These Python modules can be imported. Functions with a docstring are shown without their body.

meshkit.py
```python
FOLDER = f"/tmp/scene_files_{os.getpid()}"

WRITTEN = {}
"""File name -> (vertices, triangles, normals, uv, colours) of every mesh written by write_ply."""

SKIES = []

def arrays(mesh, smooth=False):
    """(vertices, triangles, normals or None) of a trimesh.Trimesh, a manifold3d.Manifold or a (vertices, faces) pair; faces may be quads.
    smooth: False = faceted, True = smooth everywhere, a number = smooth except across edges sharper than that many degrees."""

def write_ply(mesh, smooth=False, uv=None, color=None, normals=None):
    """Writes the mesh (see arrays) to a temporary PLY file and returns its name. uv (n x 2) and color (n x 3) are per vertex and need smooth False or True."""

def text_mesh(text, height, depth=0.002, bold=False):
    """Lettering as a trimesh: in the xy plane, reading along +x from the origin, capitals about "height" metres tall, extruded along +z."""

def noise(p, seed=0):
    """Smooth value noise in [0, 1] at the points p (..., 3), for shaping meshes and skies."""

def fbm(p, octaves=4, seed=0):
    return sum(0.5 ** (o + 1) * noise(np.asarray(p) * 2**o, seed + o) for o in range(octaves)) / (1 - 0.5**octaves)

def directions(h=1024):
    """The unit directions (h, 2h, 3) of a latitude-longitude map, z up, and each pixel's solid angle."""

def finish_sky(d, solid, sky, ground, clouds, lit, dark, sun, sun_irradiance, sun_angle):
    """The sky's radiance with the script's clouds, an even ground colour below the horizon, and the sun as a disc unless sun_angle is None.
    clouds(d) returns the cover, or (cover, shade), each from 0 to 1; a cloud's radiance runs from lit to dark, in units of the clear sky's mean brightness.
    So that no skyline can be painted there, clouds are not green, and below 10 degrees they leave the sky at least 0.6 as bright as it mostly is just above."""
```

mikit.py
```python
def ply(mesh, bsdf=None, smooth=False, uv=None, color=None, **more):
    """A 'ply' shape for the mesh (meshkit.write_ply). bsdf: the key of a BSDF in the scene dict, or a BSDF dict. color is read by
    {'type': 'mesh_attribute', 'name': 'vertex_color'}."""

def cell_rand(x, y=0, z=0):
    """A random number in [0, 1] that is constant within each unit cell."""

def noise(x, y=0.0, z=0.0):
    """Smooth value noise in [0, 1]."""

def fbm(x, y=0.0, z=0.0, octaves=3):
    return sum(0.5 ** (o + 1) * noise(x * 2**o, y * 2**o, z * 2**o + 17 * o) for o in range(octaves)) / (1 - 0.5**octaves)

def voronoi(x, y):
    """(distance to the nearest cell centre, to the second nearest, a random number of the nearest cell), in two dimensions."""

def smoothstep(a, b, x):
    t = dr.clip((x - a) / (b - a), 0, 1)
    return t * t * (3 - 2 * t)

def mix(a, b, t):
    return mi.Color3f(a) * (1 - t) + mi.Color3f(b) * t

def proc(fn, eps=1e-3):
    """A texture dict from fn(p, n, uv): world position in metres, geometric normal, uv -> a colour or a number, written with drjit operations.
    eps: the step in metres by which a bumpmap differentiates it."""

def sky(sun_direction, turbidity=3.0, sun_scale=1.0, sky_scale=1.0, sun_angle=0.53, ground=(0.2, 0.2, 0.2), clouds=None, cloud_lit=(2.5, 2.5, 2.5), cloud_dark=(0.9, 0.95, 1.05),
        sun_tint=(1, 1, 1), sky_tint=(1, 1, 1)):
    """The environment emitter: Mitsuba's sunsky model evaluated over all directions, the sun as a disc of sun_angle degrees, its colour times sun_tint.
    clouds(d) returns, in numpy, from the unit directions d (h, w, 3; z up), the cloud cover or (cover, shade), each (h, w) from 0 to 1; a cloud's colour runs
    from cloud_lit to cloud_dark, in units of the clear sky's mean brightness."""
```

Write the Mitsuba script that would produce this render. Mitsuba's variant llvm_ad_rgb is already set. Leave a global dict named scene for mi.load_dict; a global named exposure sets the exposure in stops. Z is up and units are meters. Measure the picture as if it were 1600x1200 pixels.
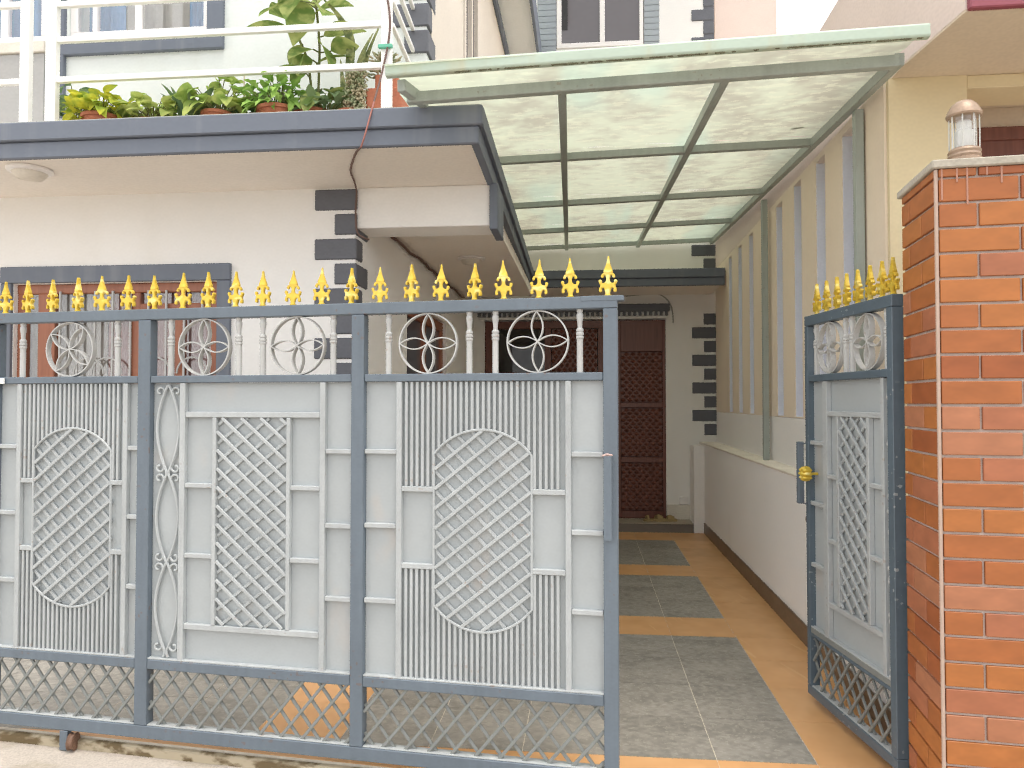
import math, random
import numpy as np, trimesh, mitsuba as mi, drjit as dr
import mikit
from mikit import proc, fbm, noise, voronoi, cell_rand, smoothstep, mix
from shapely.geometry import Polygon, LineString, Point, box as sbox
from shapely.ops import unary_union
from shapely import affinity

scene, labels = {'type': 'scene'}, {}
T4 = mi.ScalarTransform4f

# ------------------------------------------------------------------ camera, sky, exposure
F_PX = 1170.0
YAW, PITCH = math.atan(115 / F_PX), math.atan(29 / F_PX)
eye = np.array([0.0, 0.0, 1.5])
fwd = np.array([-math.sin(YAW) * math.cos(PITCH), math.cos(YAW) * math.cos(PITCH), math.sin(PITCH)])
scene['camera'] = {'type': 'perspective', 'fov_axis': 'x', 'fov': 2 * math.degrees(math.atan(800 / F_PX)),
                   'near_clip': 0.05, 'far_clip': 500.0,
                   'to_world': T4().look_at(origin=eye.tolist(), target=(eye + fwd).tolist(), up=[0, 0, 1])}
scene['sky'] = mikit.sky([0.18, -0.22, 0.95], turbidity=3.0, sun_scale=0.2, sun_angle=22.0, sun_tint=(0.92, 1.0, 1.12),
                         clouds=lambda d: 1.0 + 0 * d[..., 2], cloud_lit=(2.5, 2.5, 2.5), cloud_dark=(0.9, 0.95, 1.05))
exposure = 2.88

# ------------------------------------------------------------------ materials
def mat(key, color, rough=0.6, spec=0.5, metallic=0.0, bump=None, bump_scale=1.0, two=True, **kw):
    base = {'type': 'proc', **proc(color)} if callable(color) else {'type': 'rgb', 'value': list(color)}
    d = {'type': 'principled', 'base_color': base, 'roughness': proc(rough) if callable(rough) else rough,
         'metallic': metallic, 'specular': spec, **kw}
    if bump is not None:
        d = {'type': 'bumpmap', 'arbitrary': proc(bump, eps=2e-3), 'scale': bump_scale, 'bsdf': d}
    scene[key] = {'type': 'twosided', 'bsdf': d} if two else d
    return key

def tone(c, amp=0.12, k=3.0, fine=60.0, famp=0.05):
    """an even colour with broad patches and a fine grain"""
    def fn(p, n, uv):
        a = fbm(p.x * k + 3, p.y * k, p.z * k, 4) - 0.5
        b = noise(p.x * fine, p.y * fine, p.z * fine) - 0.5
        return mi.Color3f(*c) * (1 + 2 * amp * a + 2 * famp * b)
    return fn

def streaky(c, d, amount=0.5, k=9.0):
    """plaster with faint vertical rain runs of colour d"""
    def fn(p, n, uv):
        run = fbm((p.x + p.y * 0.7) * k, 0.0, p.z * 0.6, 4)
        patch = fbm(p.x * 1.7, p.y * 1.7, p.z * 1.7, 4)
        grain = noise(p.x * 90, p.y * 90, p.z * 90) - 0.5
        t = smoothstep(0.52, 0.78, 0.6 * run + 0.4 * patch) * amount
        return mix(c, d, t) * (1 + 0.05 * grain + 0.08 * (patch - 0.5))
    return fn

def rough_plaster(p, n, uv):
    return 0.0012 * fbm(p.x * 55, p.y * 55, p.z * 55, 3)

def painted(c, chip=(0.15, 0.10, 0.08), k=1.0):
    """brushed steel paint: uneven coat, dust runs, sparse rusty chips"""
    def fn(p, n, uv):
        x = p.x + 0.35 * p.y
        a = fbm(x * 6, p.y * 2, p.z * 5, 4) - 0.5
        run = fbm(x * 45, 0.0, p.z * 3.0, 3) - 0.5
        g = noise(x * 150, p.y * 150, p.z * 150) - 0.5
        ch = smoothstep(0.80, 0.84, noise(x * 75, p.y * 75, p.z * 60)) * smoothstep(0.52, 0.66, fbm(x * 5, p.y * 5, p.z * 5 + 7, 3))
        return mix(mi.Color3f(*c) * (1 + 0.26 * a + 0.16 * run + 0.08 * g), chip, ch * 0.55 * k)
    return fn
mat('m_frame', painted((0.120, 0.149, 0.182)), lambda p, n, uv: 0.36 + 0.18 * fbm(p.x * 9, p.y * 9, p.z * 9, 3), 0.45,
    bump=lambda p, n, uv: 0.0004 * fbm(p.x * 140, p.y * 140, p.z * 40, 3))
mat('m_leaf_frame', painted((0.090, 0.122, 0.152), (0.40, 0.42, 0.42)), 0.40, 0.45)
def sheet_color(p, n, uv):
    a = fbm(p.x * 4 + 9, p.y * 4, p.z * 4, 4) - 0.5
    g = noise(p.x * 150, p.y * 150, p.z * 150) - 0.5
    rub = smoothstep(0.60, 0.80, fbm(p.x * 7, p.y * 7, p.z * 3.2 + 4, 4))
    return mix((0.360, 0.388, 0.400), (0.42, 0.395, 0.37), rub * 0.6) * (1 + 0.10 * a + 0.05 * g)
mat('m_sheet', sheet_color, 0.45, 0.4, bump=lambda p, n, uv: 0.003 * fbm(p.x * 2.6, p.y * 2.6, p.z * 2.2, 2))
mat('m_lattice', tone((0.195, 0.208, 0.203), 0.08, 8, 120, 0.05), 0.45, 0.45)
mat('m_bar', painted((0.375, 0.398, 0.408), (0.30, 0.20, 0.14), 0.7), 0.42, 0.45)
mat('m_iron_white', painted((0.43, 0.435, 0.43), (0.30, 0.20, 0.14), 0.7), 0.45, 0.45)
def gold_color(p, n, uv):
    g = fbm(p.x * 60, p.y * 60, p.z * 60, 3)
    return mix(mix((0.58, 0.40, 0.045), (0.72, 0.54, 0.075), g), (0.84, 0.74, 0.30), smoothstep(0.55, 0.75, fbm(p.x * 23, p.y * 23, p.z * 40, 3)) * 0.7)
mat('m_gold', gold_color, 0.34, 0.6, metallic=0.35)
mat('m_rust', tone((0.16, 0.09, 0.06), 0.3, 30, 200, 0.2), 0.7)
mat('m_weld', tone((0.50, 0.36, 0.33), 0.2, 60, 200, 0.2), 0.6)

def grey_tile(p, n, uv):
    """slate-look tile: layered streaks running along x, pits"""
    r = cell_rand(dr.floor((p.x - 0.955) / 0.41), dr.floor((p.y - 3.25) / 0.4225), 3)
    s = fbm(p.x * 4.0 + r * 31, p.y * 7 + r * 17, 0.0, 5)
    q = fbm(p.x * 36 + 2 * s, p.y * 42, 2.0, 4)
    chip = smoothstep(0.64, 0.74, fbm(p.x * 55 + 5, p.y * 75, 7.0, 3))
    c = mix((0.205, 0.195, 0.175), (0.315, 0.297, 0.268), smoothstep(0.18, 0.82, 0.45 * s + 0.55 * q))
    return mix(c, (0.40, 0.38, 0.33), chip * 0.35) * (0.94 + 0.14 * r)
mat('m_tile_grey', grey_tile, 0.45, 0.45, bump=lambda p, n, uv: 0.0010 * fbm(p.x * 20, p.y * 44, 0.0, 4))
def orange_tile(p, n, uv):
    r = cell_rand(dr.floor((p.x - 0.955) / 0.41), dr.floor((p.y - 3.25) / 0.4225), 5)
    s = fbm(p.x * 9, p.y * 9, 3.0, 4)
    scr = smoothstep(0.80, 0.90, noise((p.x + p.y * 0.3) * 70, (p.x - p.y) * 3, 1.0)) * smoothstep(0.5, 0.7, fbm(p.x * 2, p.y * 2, 9.0, 2))
    c = mix((0.57, 0.305, 0.130), (0.66, 0.385, 0.185), s) * (0.95 + 0.10 * r)
    return mix(c, (0.72, 0.48, 0.25), scr * 0.45)
mat('m_tile_orange', orange_tile, 0.38, 0.45)
mat('m_grout', tone((0.54, 0.49, 0.41), 0.15, 20, 150, 0.1), 0.85)
mat('m_skirting', tone((0.13, 0.095, 0.07), 0.15, 9, 80, 0.1), 0.35)
def road_color(p, n, uv):
    a = fbm(p.x * 2, p.y * 2, 0.0, 5)
    st = smoothstep(0.5, 0.7, fbm(p.x * 6 + 3, p.y * 9, 4.0, 4))
    agg = noise(p.x * 160, p.y * 160, 0.0)
    return mix(mix((0.38, 0.34, 0.30), (0.46, 0.41, 0.355), a), (0.32, 0.28, 0.21), st * 0.5) * (0.88 + 0.24 * agg)
mat('m_road', road_color, 0.85, 0.3, bump=lambda p, n, uv: 0.003 * fbm(p.x * 60, p.y * 60, 0.0, 3))
def kerb_color(p, n, uv):
    st = smoothstep(0.42, 0.62, fbm(p.x * 14, p.y * 14, p.z * 20, 4))
    return mix((0.42, 0.36, 0.26), (0.15, 0.11, 0.06), st)
mat('m_kerb', kerb_color, 0.9, 0.3, bump=lambda p, n, uv: 0.004 * fbm(p.x * 40, p.y * 40, p.z * 40, 3))

mat('m_wall', streaky((0.79, 0.785, 0.77), (0.68, 0.655, 0.59), 0.22, 5.0), 0.75, 0.3, bump=rough_plaster)
mat('m_soffit', tone((0.74, 0.695, 0.64), 0.06, 1.5, 90, 0.04), 0.8, 0.3, bump=rough_plaster)
mat('m_wall_up', streaky((0.68, 0.72, 0.71), (0.60, 0.61, 0.57), 0.25), 0.75, 0.3, bump=rough_plaster)
mat('m_wall_shade', tone((0.40, 0.40, 0.395), 0.08, 3, 90, 0.05), 0.75, 0.3)  # wall colour darkened to stand for shade
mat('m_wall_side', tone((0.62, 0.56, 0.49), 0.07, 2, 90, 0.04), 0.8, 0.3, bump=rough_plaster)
mat('m_grey_trim', streaky((0.135, 0.155, 0.195), (0.25, 0.26, 0.28), 0.4, 14), 0.55, 0.4, bump=rough_plaster)
mat('m_quoin', tone((0.112, 0.118, 0.138), 0.10, 6, 90, 0.08), 0.5, 0.4)
mat('m_concrete_edge', tone((0.36, 0.36, 0.33), 0.2, 12, 120, 0.15), 0.85)
mat('m_strip_tile', tone((0.30, 0.34, 0.37), 0.06, 4, 60, 0.04), 0.4)
mat('m_compound', streaky((0.79, 0.775, 0.77), (0.68, 0.65, 0.615), 0.30, 4.0), 0.75, 0.3, bump=rough_plaster)
mat('m_coping', tone((0.66, 0.62, 0.55), 0.12, 6, 90, 0.06), 0.75)
mat('m_slotwall', streaky((0.76, 0.66, 0.545), (0.67, 0.555, 0.445), 0.35, 5.0), 0.75, 0.3, bump=rough_plaster)
mat('m_niche', tone((0.72, 0.74, 0.82), 0.07, 4, 90, 0.04), 0.75)
mat('m_yellow', streaky((0.64, 0.55, 0.36), (0.58, 0.47, 0.32), 0.35), 0.75, 0.3, bump=rough_plaster)
mat('m_tan', tone((0.60, 0.51, 0.40), 0.07, 2, 90, 0.04), 0.8)
mat('m_pink', tone((0.66, 0.56, 0.51), 0.07, 2, 90, 0.04), 0.75, 0.3, bump=rough_plaster)
mat('m_maroon', tone((0.25, 0.06, 0.085), 0.1, 4, 90, 0.05), 0.5)
def wood(c0, c1, k=14.0):
    def fn(p, n, uv):
        g = fbm((p.x + p.y) * k * 4, (p.x - p.y) * 3, p.z * 3.0, 4)
        h = noise((p.x + p.y) * 120, 0.0, p.z * 6)
        return mix(c0, c1, 0.7 * g + 0.3 * h)
    return fn
mat('m_wood_red', wood((0.20, 0.065, 0.035), (0.36, 0.14, 0.075)), 0.4, 0.5)
mat('m_wood_dark', wood((0.095, 0.030, 0.020), (0.18, 0.062, 0.042)), 0.4, 0.5)
mat('m_white_metal', tone((0.80, 0.80, 0.79), 0.04, 6, 120, 0.02), 0.35, 0.5)
mat('m_pvc', tone((0.78, 0.76, 0.75), 0.04, 6, 90, 0.02), 0.35, 0.5)
mat('m_curtain_grey', tone((0.29, 0.28, 0.255), 0.12, 9, 150, 0.08), 0.9)
mat('m_curtain_red', tone((0.23, 0.12, 0.11), 0.14, 9, 150, 0.08), 0.9)
mat('m_curtain_blue', tone((0.10, 0.20, 0.35), 0.14, 9, 150, 0.08), 0.9)
mat('m_dark', (0.02, 0.02, 0.022), 0.5)
mat('m_glass_dark', tone((0.10, 0.09, 0.10), 0.1, 2, 30, 0.02), 0.06, 0.7)
scene['m_pane'] = {'type': 'thindielectric', 'int_ior': 1.5}
scene['m_pane_weak'] = {'type': 'thindielectric', 'int_ior': 1.5, 'specular_reflectance': {'type': 'rgb', 'value': 0.3}, 'specular_transmittance': {'type': 'rgb', 'value': 0.6}}  # clear glass with reflection and transmission scaled down
mat('m_canopy_steel', painted((0.33, 0.37, 0.345), (0.25, 0.17, 0.11), 0.8), 0.45, 0.45)
mat('m_gutter', streaky((0.42, 0.51, 0.43), (0.46, 0.44, 0.30), 0.7, 16), 0.4, 0.45)
mat('m_gutter_dirt', tone((0.14, 0.14, 0.09), 0.3, 30, 200, 0.2), 0.9)
def fibre(p, n, uv):
    w1 = fbm(p.x * 1.3, p.y * 1.3, 4.0, 3)
    s = fbm(p.x * 3.0 + 3 * w1, p.y * 2.6 + 3 * w1, 0.0, 5)
    f = fbm(p.x * 11 + 8, p.y * 17 + 3 * w1, 3.0, 4)
    b = smoothstep(0.30, 0.74, 0.6 * s + 0.4 * f)
    c = mix((0.58, 0.62, 0.50), (0.43, 0.42, 0.345), b)
    fine = smoothstep(0.58, 0.72, fbm(p.x * 16 + 4 * w1, p.y * 38, 9.0, 3))
    c = mix(c, (0.68, 0.69, 0.55), fine * 0.4)
    band = smoothstep(0.50, 0.75, fbm(p.x * 3.1, p.y * 0.8, 5.0, 3))
    return mix(c, (0.46, 0.60, 0.52), band * 0.55)
scene['m_fibre'] = {'type': 'principledthin', 'base_color': proc(fibre), 'roughness': 0.5, 'diff_trans': 1.25, 'spec_trans': 0.0, 'eta': 1.45}
mat('m_terracotta', tone((0.42, 0.15, 0.085), 0.15, 14, 120, 0.08), 0.8)
mat('m_soil', (0.06, 0.04, 0.03), 0.95)
mat('m_stem', tone((0.16, 0.17, 0.06), 0.2, 20), 0.6)
def leaf_mat(key, c0, c1, k=16.0, trans=0.7):
    def fn(p, n, uv):
        g = fbm(p.x * k, p.y * k, p.z * k, 3)
        return mix(c0, c1, smoothstep(0.32, 0.66, g))
    scene[key] = {'type': 'principledthin', 'base_color': proc(fn), 'roughness': 0.4, 'diff_trans': trans, 'spec_trans': 0.0, 'eta': 1.4}
leaf_mat('m_leaf_yellow', (0.68, 0.66, 0.08), (0.36, 0.48, 0.08), 18)
leaf_mat('m_leaf_lime', (0.55, 0.62, 0.20), (0.34, 0.48, 0.13), 16)
leaf_mat('m_leaf_green', (0.22, 0.40, 0.09), (0.36, 0.55, 0.15), 16)
leaf_mat('m_leaf_dark', (0.12, 0.20, 0.10), (0.24, 0.33, 0.17), 14)
leaf_mat('m_leaf_tall', (0.20, 0.30, 0.09), (0.42, 0.47, 0.18), 22)
leaf_mat('m_leaf_snake', (0.16, 0.20, 0.10), (0.38, 0.40, 0.19), 34, 0.2)
leaf_mat('m_leaf_succ', (0.36, 0.42, 0.26), (0.50, 0.44, 0.30), 26, 0.2)
for k, c in enumerate([(0.320, 0.106, 0.033), (0.360, 0.128, 0.036), (0.330, 0.120, 0.060), (0.355, 0.145, 0.075), (0.280, 0.083, 0.028)]):
    def bf(p, n, uv, c=c):
        g = fbm(p.x * 13, p.y * 13, p.z * 22, 4)
        sp = fbm(p.x * 70, p.y * 70, p.z * 110, 3) - 0.5
        return mi.Color3f(*c) * (0.82 + 0.36 * g) * (1 + 0.10 * sp)
    mat(f'm_brick_{k}', bf, 0.5, 0.4)
mat('m_mortar', tone((0.43, 0.36, 0.32), 0.15, 20, 140, 0.1), 0.85)
mat('m_bead', tone((0.42, 0.31, 0.25), 0.1, 20, 140, 0.06), 0.6)
mat('m_cap', tone((0.37, 0.34, 0.285), 0.2, 14, 120, 0.12), 0.85)
mat('m_drip', tone((0.38, 0.20, 0.145), 0.1, 30), 0.8)
mat('m_copper', tone((0.33, 0.235, 0.17), 0.15, 20, 120, 0.1), 0.45, 0.6, metallic=0.3)
scene['m_lamp_glass'] = {'type': 'thindielectric', 'int_ior': 1.5}
mat('m_bulb', tone((0.50, 0.50, 0.47), 0.1, 30), 0.3)
mat('m_cable', tone((0.14, 0.085, 0.07), 0.2, 30), 0.6)
mat('m_cable_red', tone((0.36, 0.15, 0.13), 0.2, 30), 0.6)
mat('m_tape', (0.12, 0.42, 0.30), 0.5)
mat('m_sandal', tone((0.33, 0.24, 0.11), 0.2, 30), 0.7)
mat('m_tread', tone((0.33, 0.29, 0.23), 0.15, 8, 90, 0.08), 0.5)
mat('m_riser', tone((0.15, 0.13, 0.11), 0.15, 8, 90, 0.08), 0.5)

# ------------------------------------------------------------------ mesh helpers
_cf = None
def _cpts(c):
    out = []
    for sx in (-1, 1):
        for sy in (-1, 1):
            for sz in (-1, 1):
                for k in range(3):
                    ins = [c, c, c]; ins[k] = 0
                    out.append(((sx, ins[0]), (sy, ins[1]), (sz, ins[2])))
    return out
def _chamfer_faces():
    global _cf
    if _cf is None:
        v = np.array([[s * (1 - i) for s, i in p] for p in _cpts(0.2)])
        h = trimesh.convex.convex_hull(v)
        idx = [int(np.argmin(((v - q) ** 2).sum(1))) for q in h.vertices]
        _cf = np.array([[idx[a] for a in f] for f in h.faces])
    return _cf
def bx(x0, x1, y0, y1, z0, z1, c=0.003):
    x0, x1 = min(x0, x1), max(x0, x1); y0, y1 = min(y0, y1), max(y0, y1); z0, z1 = min(z0, z1), max(z0, z1)
    hx, hy, hz = (x1 - x0) / 2, (y1 - y0) / 2, (z1 - z0) / 2
    if c <= 0:
        m = trimesh.creation.box((2 * hx, 2 * hy, 2 * hz)); m.apply_translation([(x0 + x1) / 2, (y0 + y1) / 2, (z0 + z1) / 2]); return m
    c = min(c, 0.45 * min(hx, hy, hz) * 2 * 0.5)
    v = np.array([[sx * (hx - a), sy * (hy - b), sz * (hz - d)] for (sx, a), (sy, b), (sz, d) in _cpts(c)])
    m = trimesh.Trimesh(v + [(x0 + x1) / 2, (y0 + y1) / 2, (z0 + z1) / 2], _chamfer_faces(), process=False)
    return m
def cat(ms):
    return trimesh.util.concatenate([m if isinstance(m, trimesh.Trimesh) else trimesh.Trimesh(*m, process=False) for m in ms])
def xf(m, M):
    m = m.copy(); m.apply_transform(M); return m
def frame(origin, ux):
    """local x along ux (horizontal), z up, y = z x x"""
    ux = np.array([ux[0], ux[1], 0.0]); ux /= np.linalg.norm(ux)
    uy = np.array([-ux[1], ux[0], 0.0])
    M = np.eye(4); M[:3, 0], M[:3, 1], M[:3, 2], M[:3, 3] = ux, uy, [0, 0, 1], origin
    return M
def bar(p, q, w, y0, y1, c=0.0015):
    """a flat bar in the local xz plane from p to q, w wide, between depths y0 and y1"""
    p, q = np.array(p, float), np.array(q, float); L = np.linalg.norm(q - p); d = (q - p) / L
    m = bx(0, L, y0, y1, -w / 2, w / 2, c)
    M = np.eye(4); M[:3, 0] = [d[0], 0, d[1]]; M[:3, 2] = [-d[1], 0, d[0]]; M[:3, 3] = [p[0], 0, p[1]]
    return xf(m, M)
def beam3(p, q, w, h, c=0.003):
    """rectangular member from p to q in space: w across, h upright"""
    p, q = np.array(p, float), np.array(q, float); L = np.linalg.norm(q - p); a = (q - p) / L
    s = np.cross([0, 0, 1], a); s /= np.linalg.norm(s); u = np.cross(a, s)
    M = np.eye(4); M[:3, 0], M[:3, 1], M[:3, 2], M[:3, 3] = a, s, u, p
    return xf(bx(0, L, -w / 2, w / 2, -h / 2, h / 2, c), M)
def tube(pts, r, n=7, closed=False):
    P = np.array(pts, float); k = len(P)
    rr = np.full(k, r) if np.isscalar(r) else np.array(r, float)
    tg = (np.roll(P, -1, 0) - np.roll(P, 1, 0)) if closed else np.gradient(P, axis=0)
    tg /= np.linalg.norm(tg, axis=1, keepdims=True) + 1e-12
    ref = np.array([0.0, 1, 0]) if abs(tg[:, 1]).max() < 0.9 else np.array([0.31, 0.2, 0.93])
    rows = []
    for i in range(k):
        a = np.cross(ref, tg[i]); a /= np.linalg.norm(a) + 1e-12; b = np.cross(tg[i], a)
        an = np.arange(n) * 2 * math.pi / n
        rows.append(P[i] + rr[i] * (np.cos(an)[:, None] * a + np.sin(an)[:, None] * b))
    v = np.vstack(rows); f = []
    for i in range(k if closed else k - 1):
        j = (i + 1) % k
        for q in range(n):
            q2 = (q + 1) % n
            f += [[i * n + q, i * n + q2, j * n + q2], [i * n + q, j * n + q2, j * n + q]]
    if not closed:
        v = np.vstack([v, P[0], P[-1]]); a, b = len(v) - 2, len(v) - 1
        for q in range(n):
            f += [[a, (q + 1) % n, q], [b, (k - 1) * n + q, (k - 1) * n + (q + 1) % n]]
    m = trimesh.Trimesh(v, np.array(f), process=False)
    if m.volume < 0: m.invert()
    return m
def lathe(prof, n=16):
    """prof: (radius, z) from bottom to top, closed with caps"""
    return trimesh.creation.revolve(np.array([(0, prof[0][1])] + list(prof) + [(0, prof[-1][1])]), sections=n)
def prism(poly, h):
    return trimesh.creation.extrude_polygon(poly, h, engine='earcut')
_n = {}
def num(key):
    _n[key] = _n.get(key, -1) + 1
    return key if _n[key] == 0 else f'{key}_{_n[key]:03d}'
def add(name, mesh, m, parent=None, smooth=False, M=None):
    key = num(f'{parent}__{name}' if parent else name)
    if M is not None: mesh = xf(mesh, M)
    scene[key] = mikit.ply(mesh, m, smooth=smooth)
    return key
def thing(name, label, category, group=None):
    key = num(name); labels[key] = {'label': label, 'category': category}
    if group: labels[key]['group'] = group
    return key
def tag(key, label, category=None, group=None, kind=None):
    d = {'label': label}
    if category: d['category'] = category
    if group: d['group'] = group
    if kind: d['kind'] = kind
    labels[key] = d
    return key
def struct(name, mesh, m, label):
    k = add(name, mesh, m); labels[k] = {'label': label, 'kind': 'structure'}; return k

# ------------------------------------------------------------------ gate line, ground, driveway
GP = np.array([0.081, 2.902, 0.0]); GD = np.array([0.9942, -0.1073, 0.0]); GV = np.array([0.1073, 0.9942, 0.0])
GM = frame(GP, GD)
road = bx(-60, 60, -60, 60, -0.40, -0.075, 0)
road.apply_translation([0, 0, 0.025])
struct('road', road, 'm_road', 'pale concrete road in front of the gate')
def gl(u, v, z=0): return GP + GD * u + GV * v + np.array([0, 0, z])
front = [gl(-6.0, 0.056), gl(1.75, 0.056)]
drive = Polygon([tuple(front[0][:2]), tuple(front[1][:2]), (1.40, 2.9), (1.40, 8.85), (-1.42, 8.85), (-1.42, 4.42), (-6.0, 4.42)]).buffer(0)
dm = prism(drive, 0.30); dm.apply_translation([0, 0, -0.3014])
struct('driveway', dm, 'm_grout', 'tiled driveway of grey and orange tiles leading from the gate to the door')
km = xf(bx(-6.0, 1.75, 0.026, 0.0545, -0.30, -0.010, 0.006), GM)
km = km.subdivide_to_size(0.12) if False else km
struct('kerb', km, 'm_kerb', 'stained cement kerb below the gate at the road edge')
TX, TY, SX, SY = 0.955, 3.25, 0.41, 0.4225
rng = random.Random(4)
for i in range(-12, 2):
    for j in range(-2, 14):
        x0, y0 = TX + i * SX, TY + j * SY
        x1, y1 = x0 + SX, y0 + SY
        if i == 0: x1 = 1.36
        if i == 1: continue
        grey = (-1.095 < x0 + SX / 2 < 0.955 and (3.25 < y0 + SY / 2 < 4.94 or 5.36 < y0 + SY / 2 < 6.63 or 7.05 < y0 + SY / 2 < 8.32)) or (x0 + SX / 2 < -1.505 and y0 + SY / 2 > 3.25)
        gx, gy = (.0023, .0019) if grey else (.0011, .0011)
        t = Polygon([(x0 + gx, y0 + gy), (x1 - gx, y0 + gy), (x1 - gx, y1 - gy), (x0 + gx, y1 - gy)])
        t = t.intersection(drive.buffer(-0.002))
        if t.is_empty or t.area < 0.002 or t.geom_type != 'Polygon': continue
        m = prism(t, 0.006 + rng.uniform(0, 0.0006)); m.apply_translation([0, 0, -0.006])
        add('tile', m, 'm_tile_grey' if grey else 'm_tile_orange', 'driveway')

# ------------------------------------------------------------------ main house
house = thing('house', 'white two storey house with grey trim, balcony and dark quoins behind the gate', 'house')
def cut(block, holes):
    import manifold3d as m3
    def man(m): return m3.Manifold(m3.Mesh(np.asarray(m.vertices, np.float32), np.asarray(m.faces, np.uint32)))
    a = man(block)
    for h in holes: a = a - man(h)
    r = a.to_mesh(); return trimesh.Trimesh(r.vert_properties[:, :3], r.tri_verts, process=False)
YF, YR, XC = 4.395, 9.15, -1.385
low = cut(bx(-8, XC, YF, YR + 3, -0.05, 2.83, 0), [bx(-3.60, -2.254, YF - .1, YF + .16, 0.95, 2.25, 0), bx(XC - .12, XC + .1, 5.72, 7.36, -0.06, 2.30, 0)])
add('wall', low, 'm_wall', house)
rear = cut(bx(XC + .002, 1.555, YR, YR + 3, -0.05, 8.01, 0), [bx(-1.24, 0.963, YR - .1, YR + .12, 0.10, 2.52, 0), bx(-0.36, 0.72, YR - .1, YR + .12, 5.86, 7.6, 0), bx(-1.15, 0.39, YR + .05, YR + 2.6, 0.10, 2.45, 0)])
add('wall', rear, 'm_wall', house)
up = cut(bx(-8, -0.952, YF + .002, YR - .002, 2.84, 9.0, 0), [bx(-3.27, -2.33, YF - .1, YF + .16, 3.80, 5.1, 0), bx(-4.9, -3.42, YF - .1, YF + .16, 3.79, 5.1, 0), bx(-1.06, -.9, 5.70, 6.5, 3.3, 5.3, 0)])
add('wall', up, 'm_wall_up', house)
for a, b, c, d in ((4.50, 5.70, 2.99, 5.69), (6.50, YR - .01, 2.99, 5.69), (5.70, 6.50, 2.99, 3.30), (5.70, 6.50, 5.30, 5.69)):
    add('wall', bx(-0.948, -0.94, a + .0005, b - .0005, c + .0005, d - .0005, 0), 'm_wall_side', house)
add('wall', bx(-8, -3.412, YF - .012, YF + .001, 2.99, 3.715, 0), 'm_wall_shade', house)  # thin panel, shade on the left upper wall put into its colour
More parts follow.
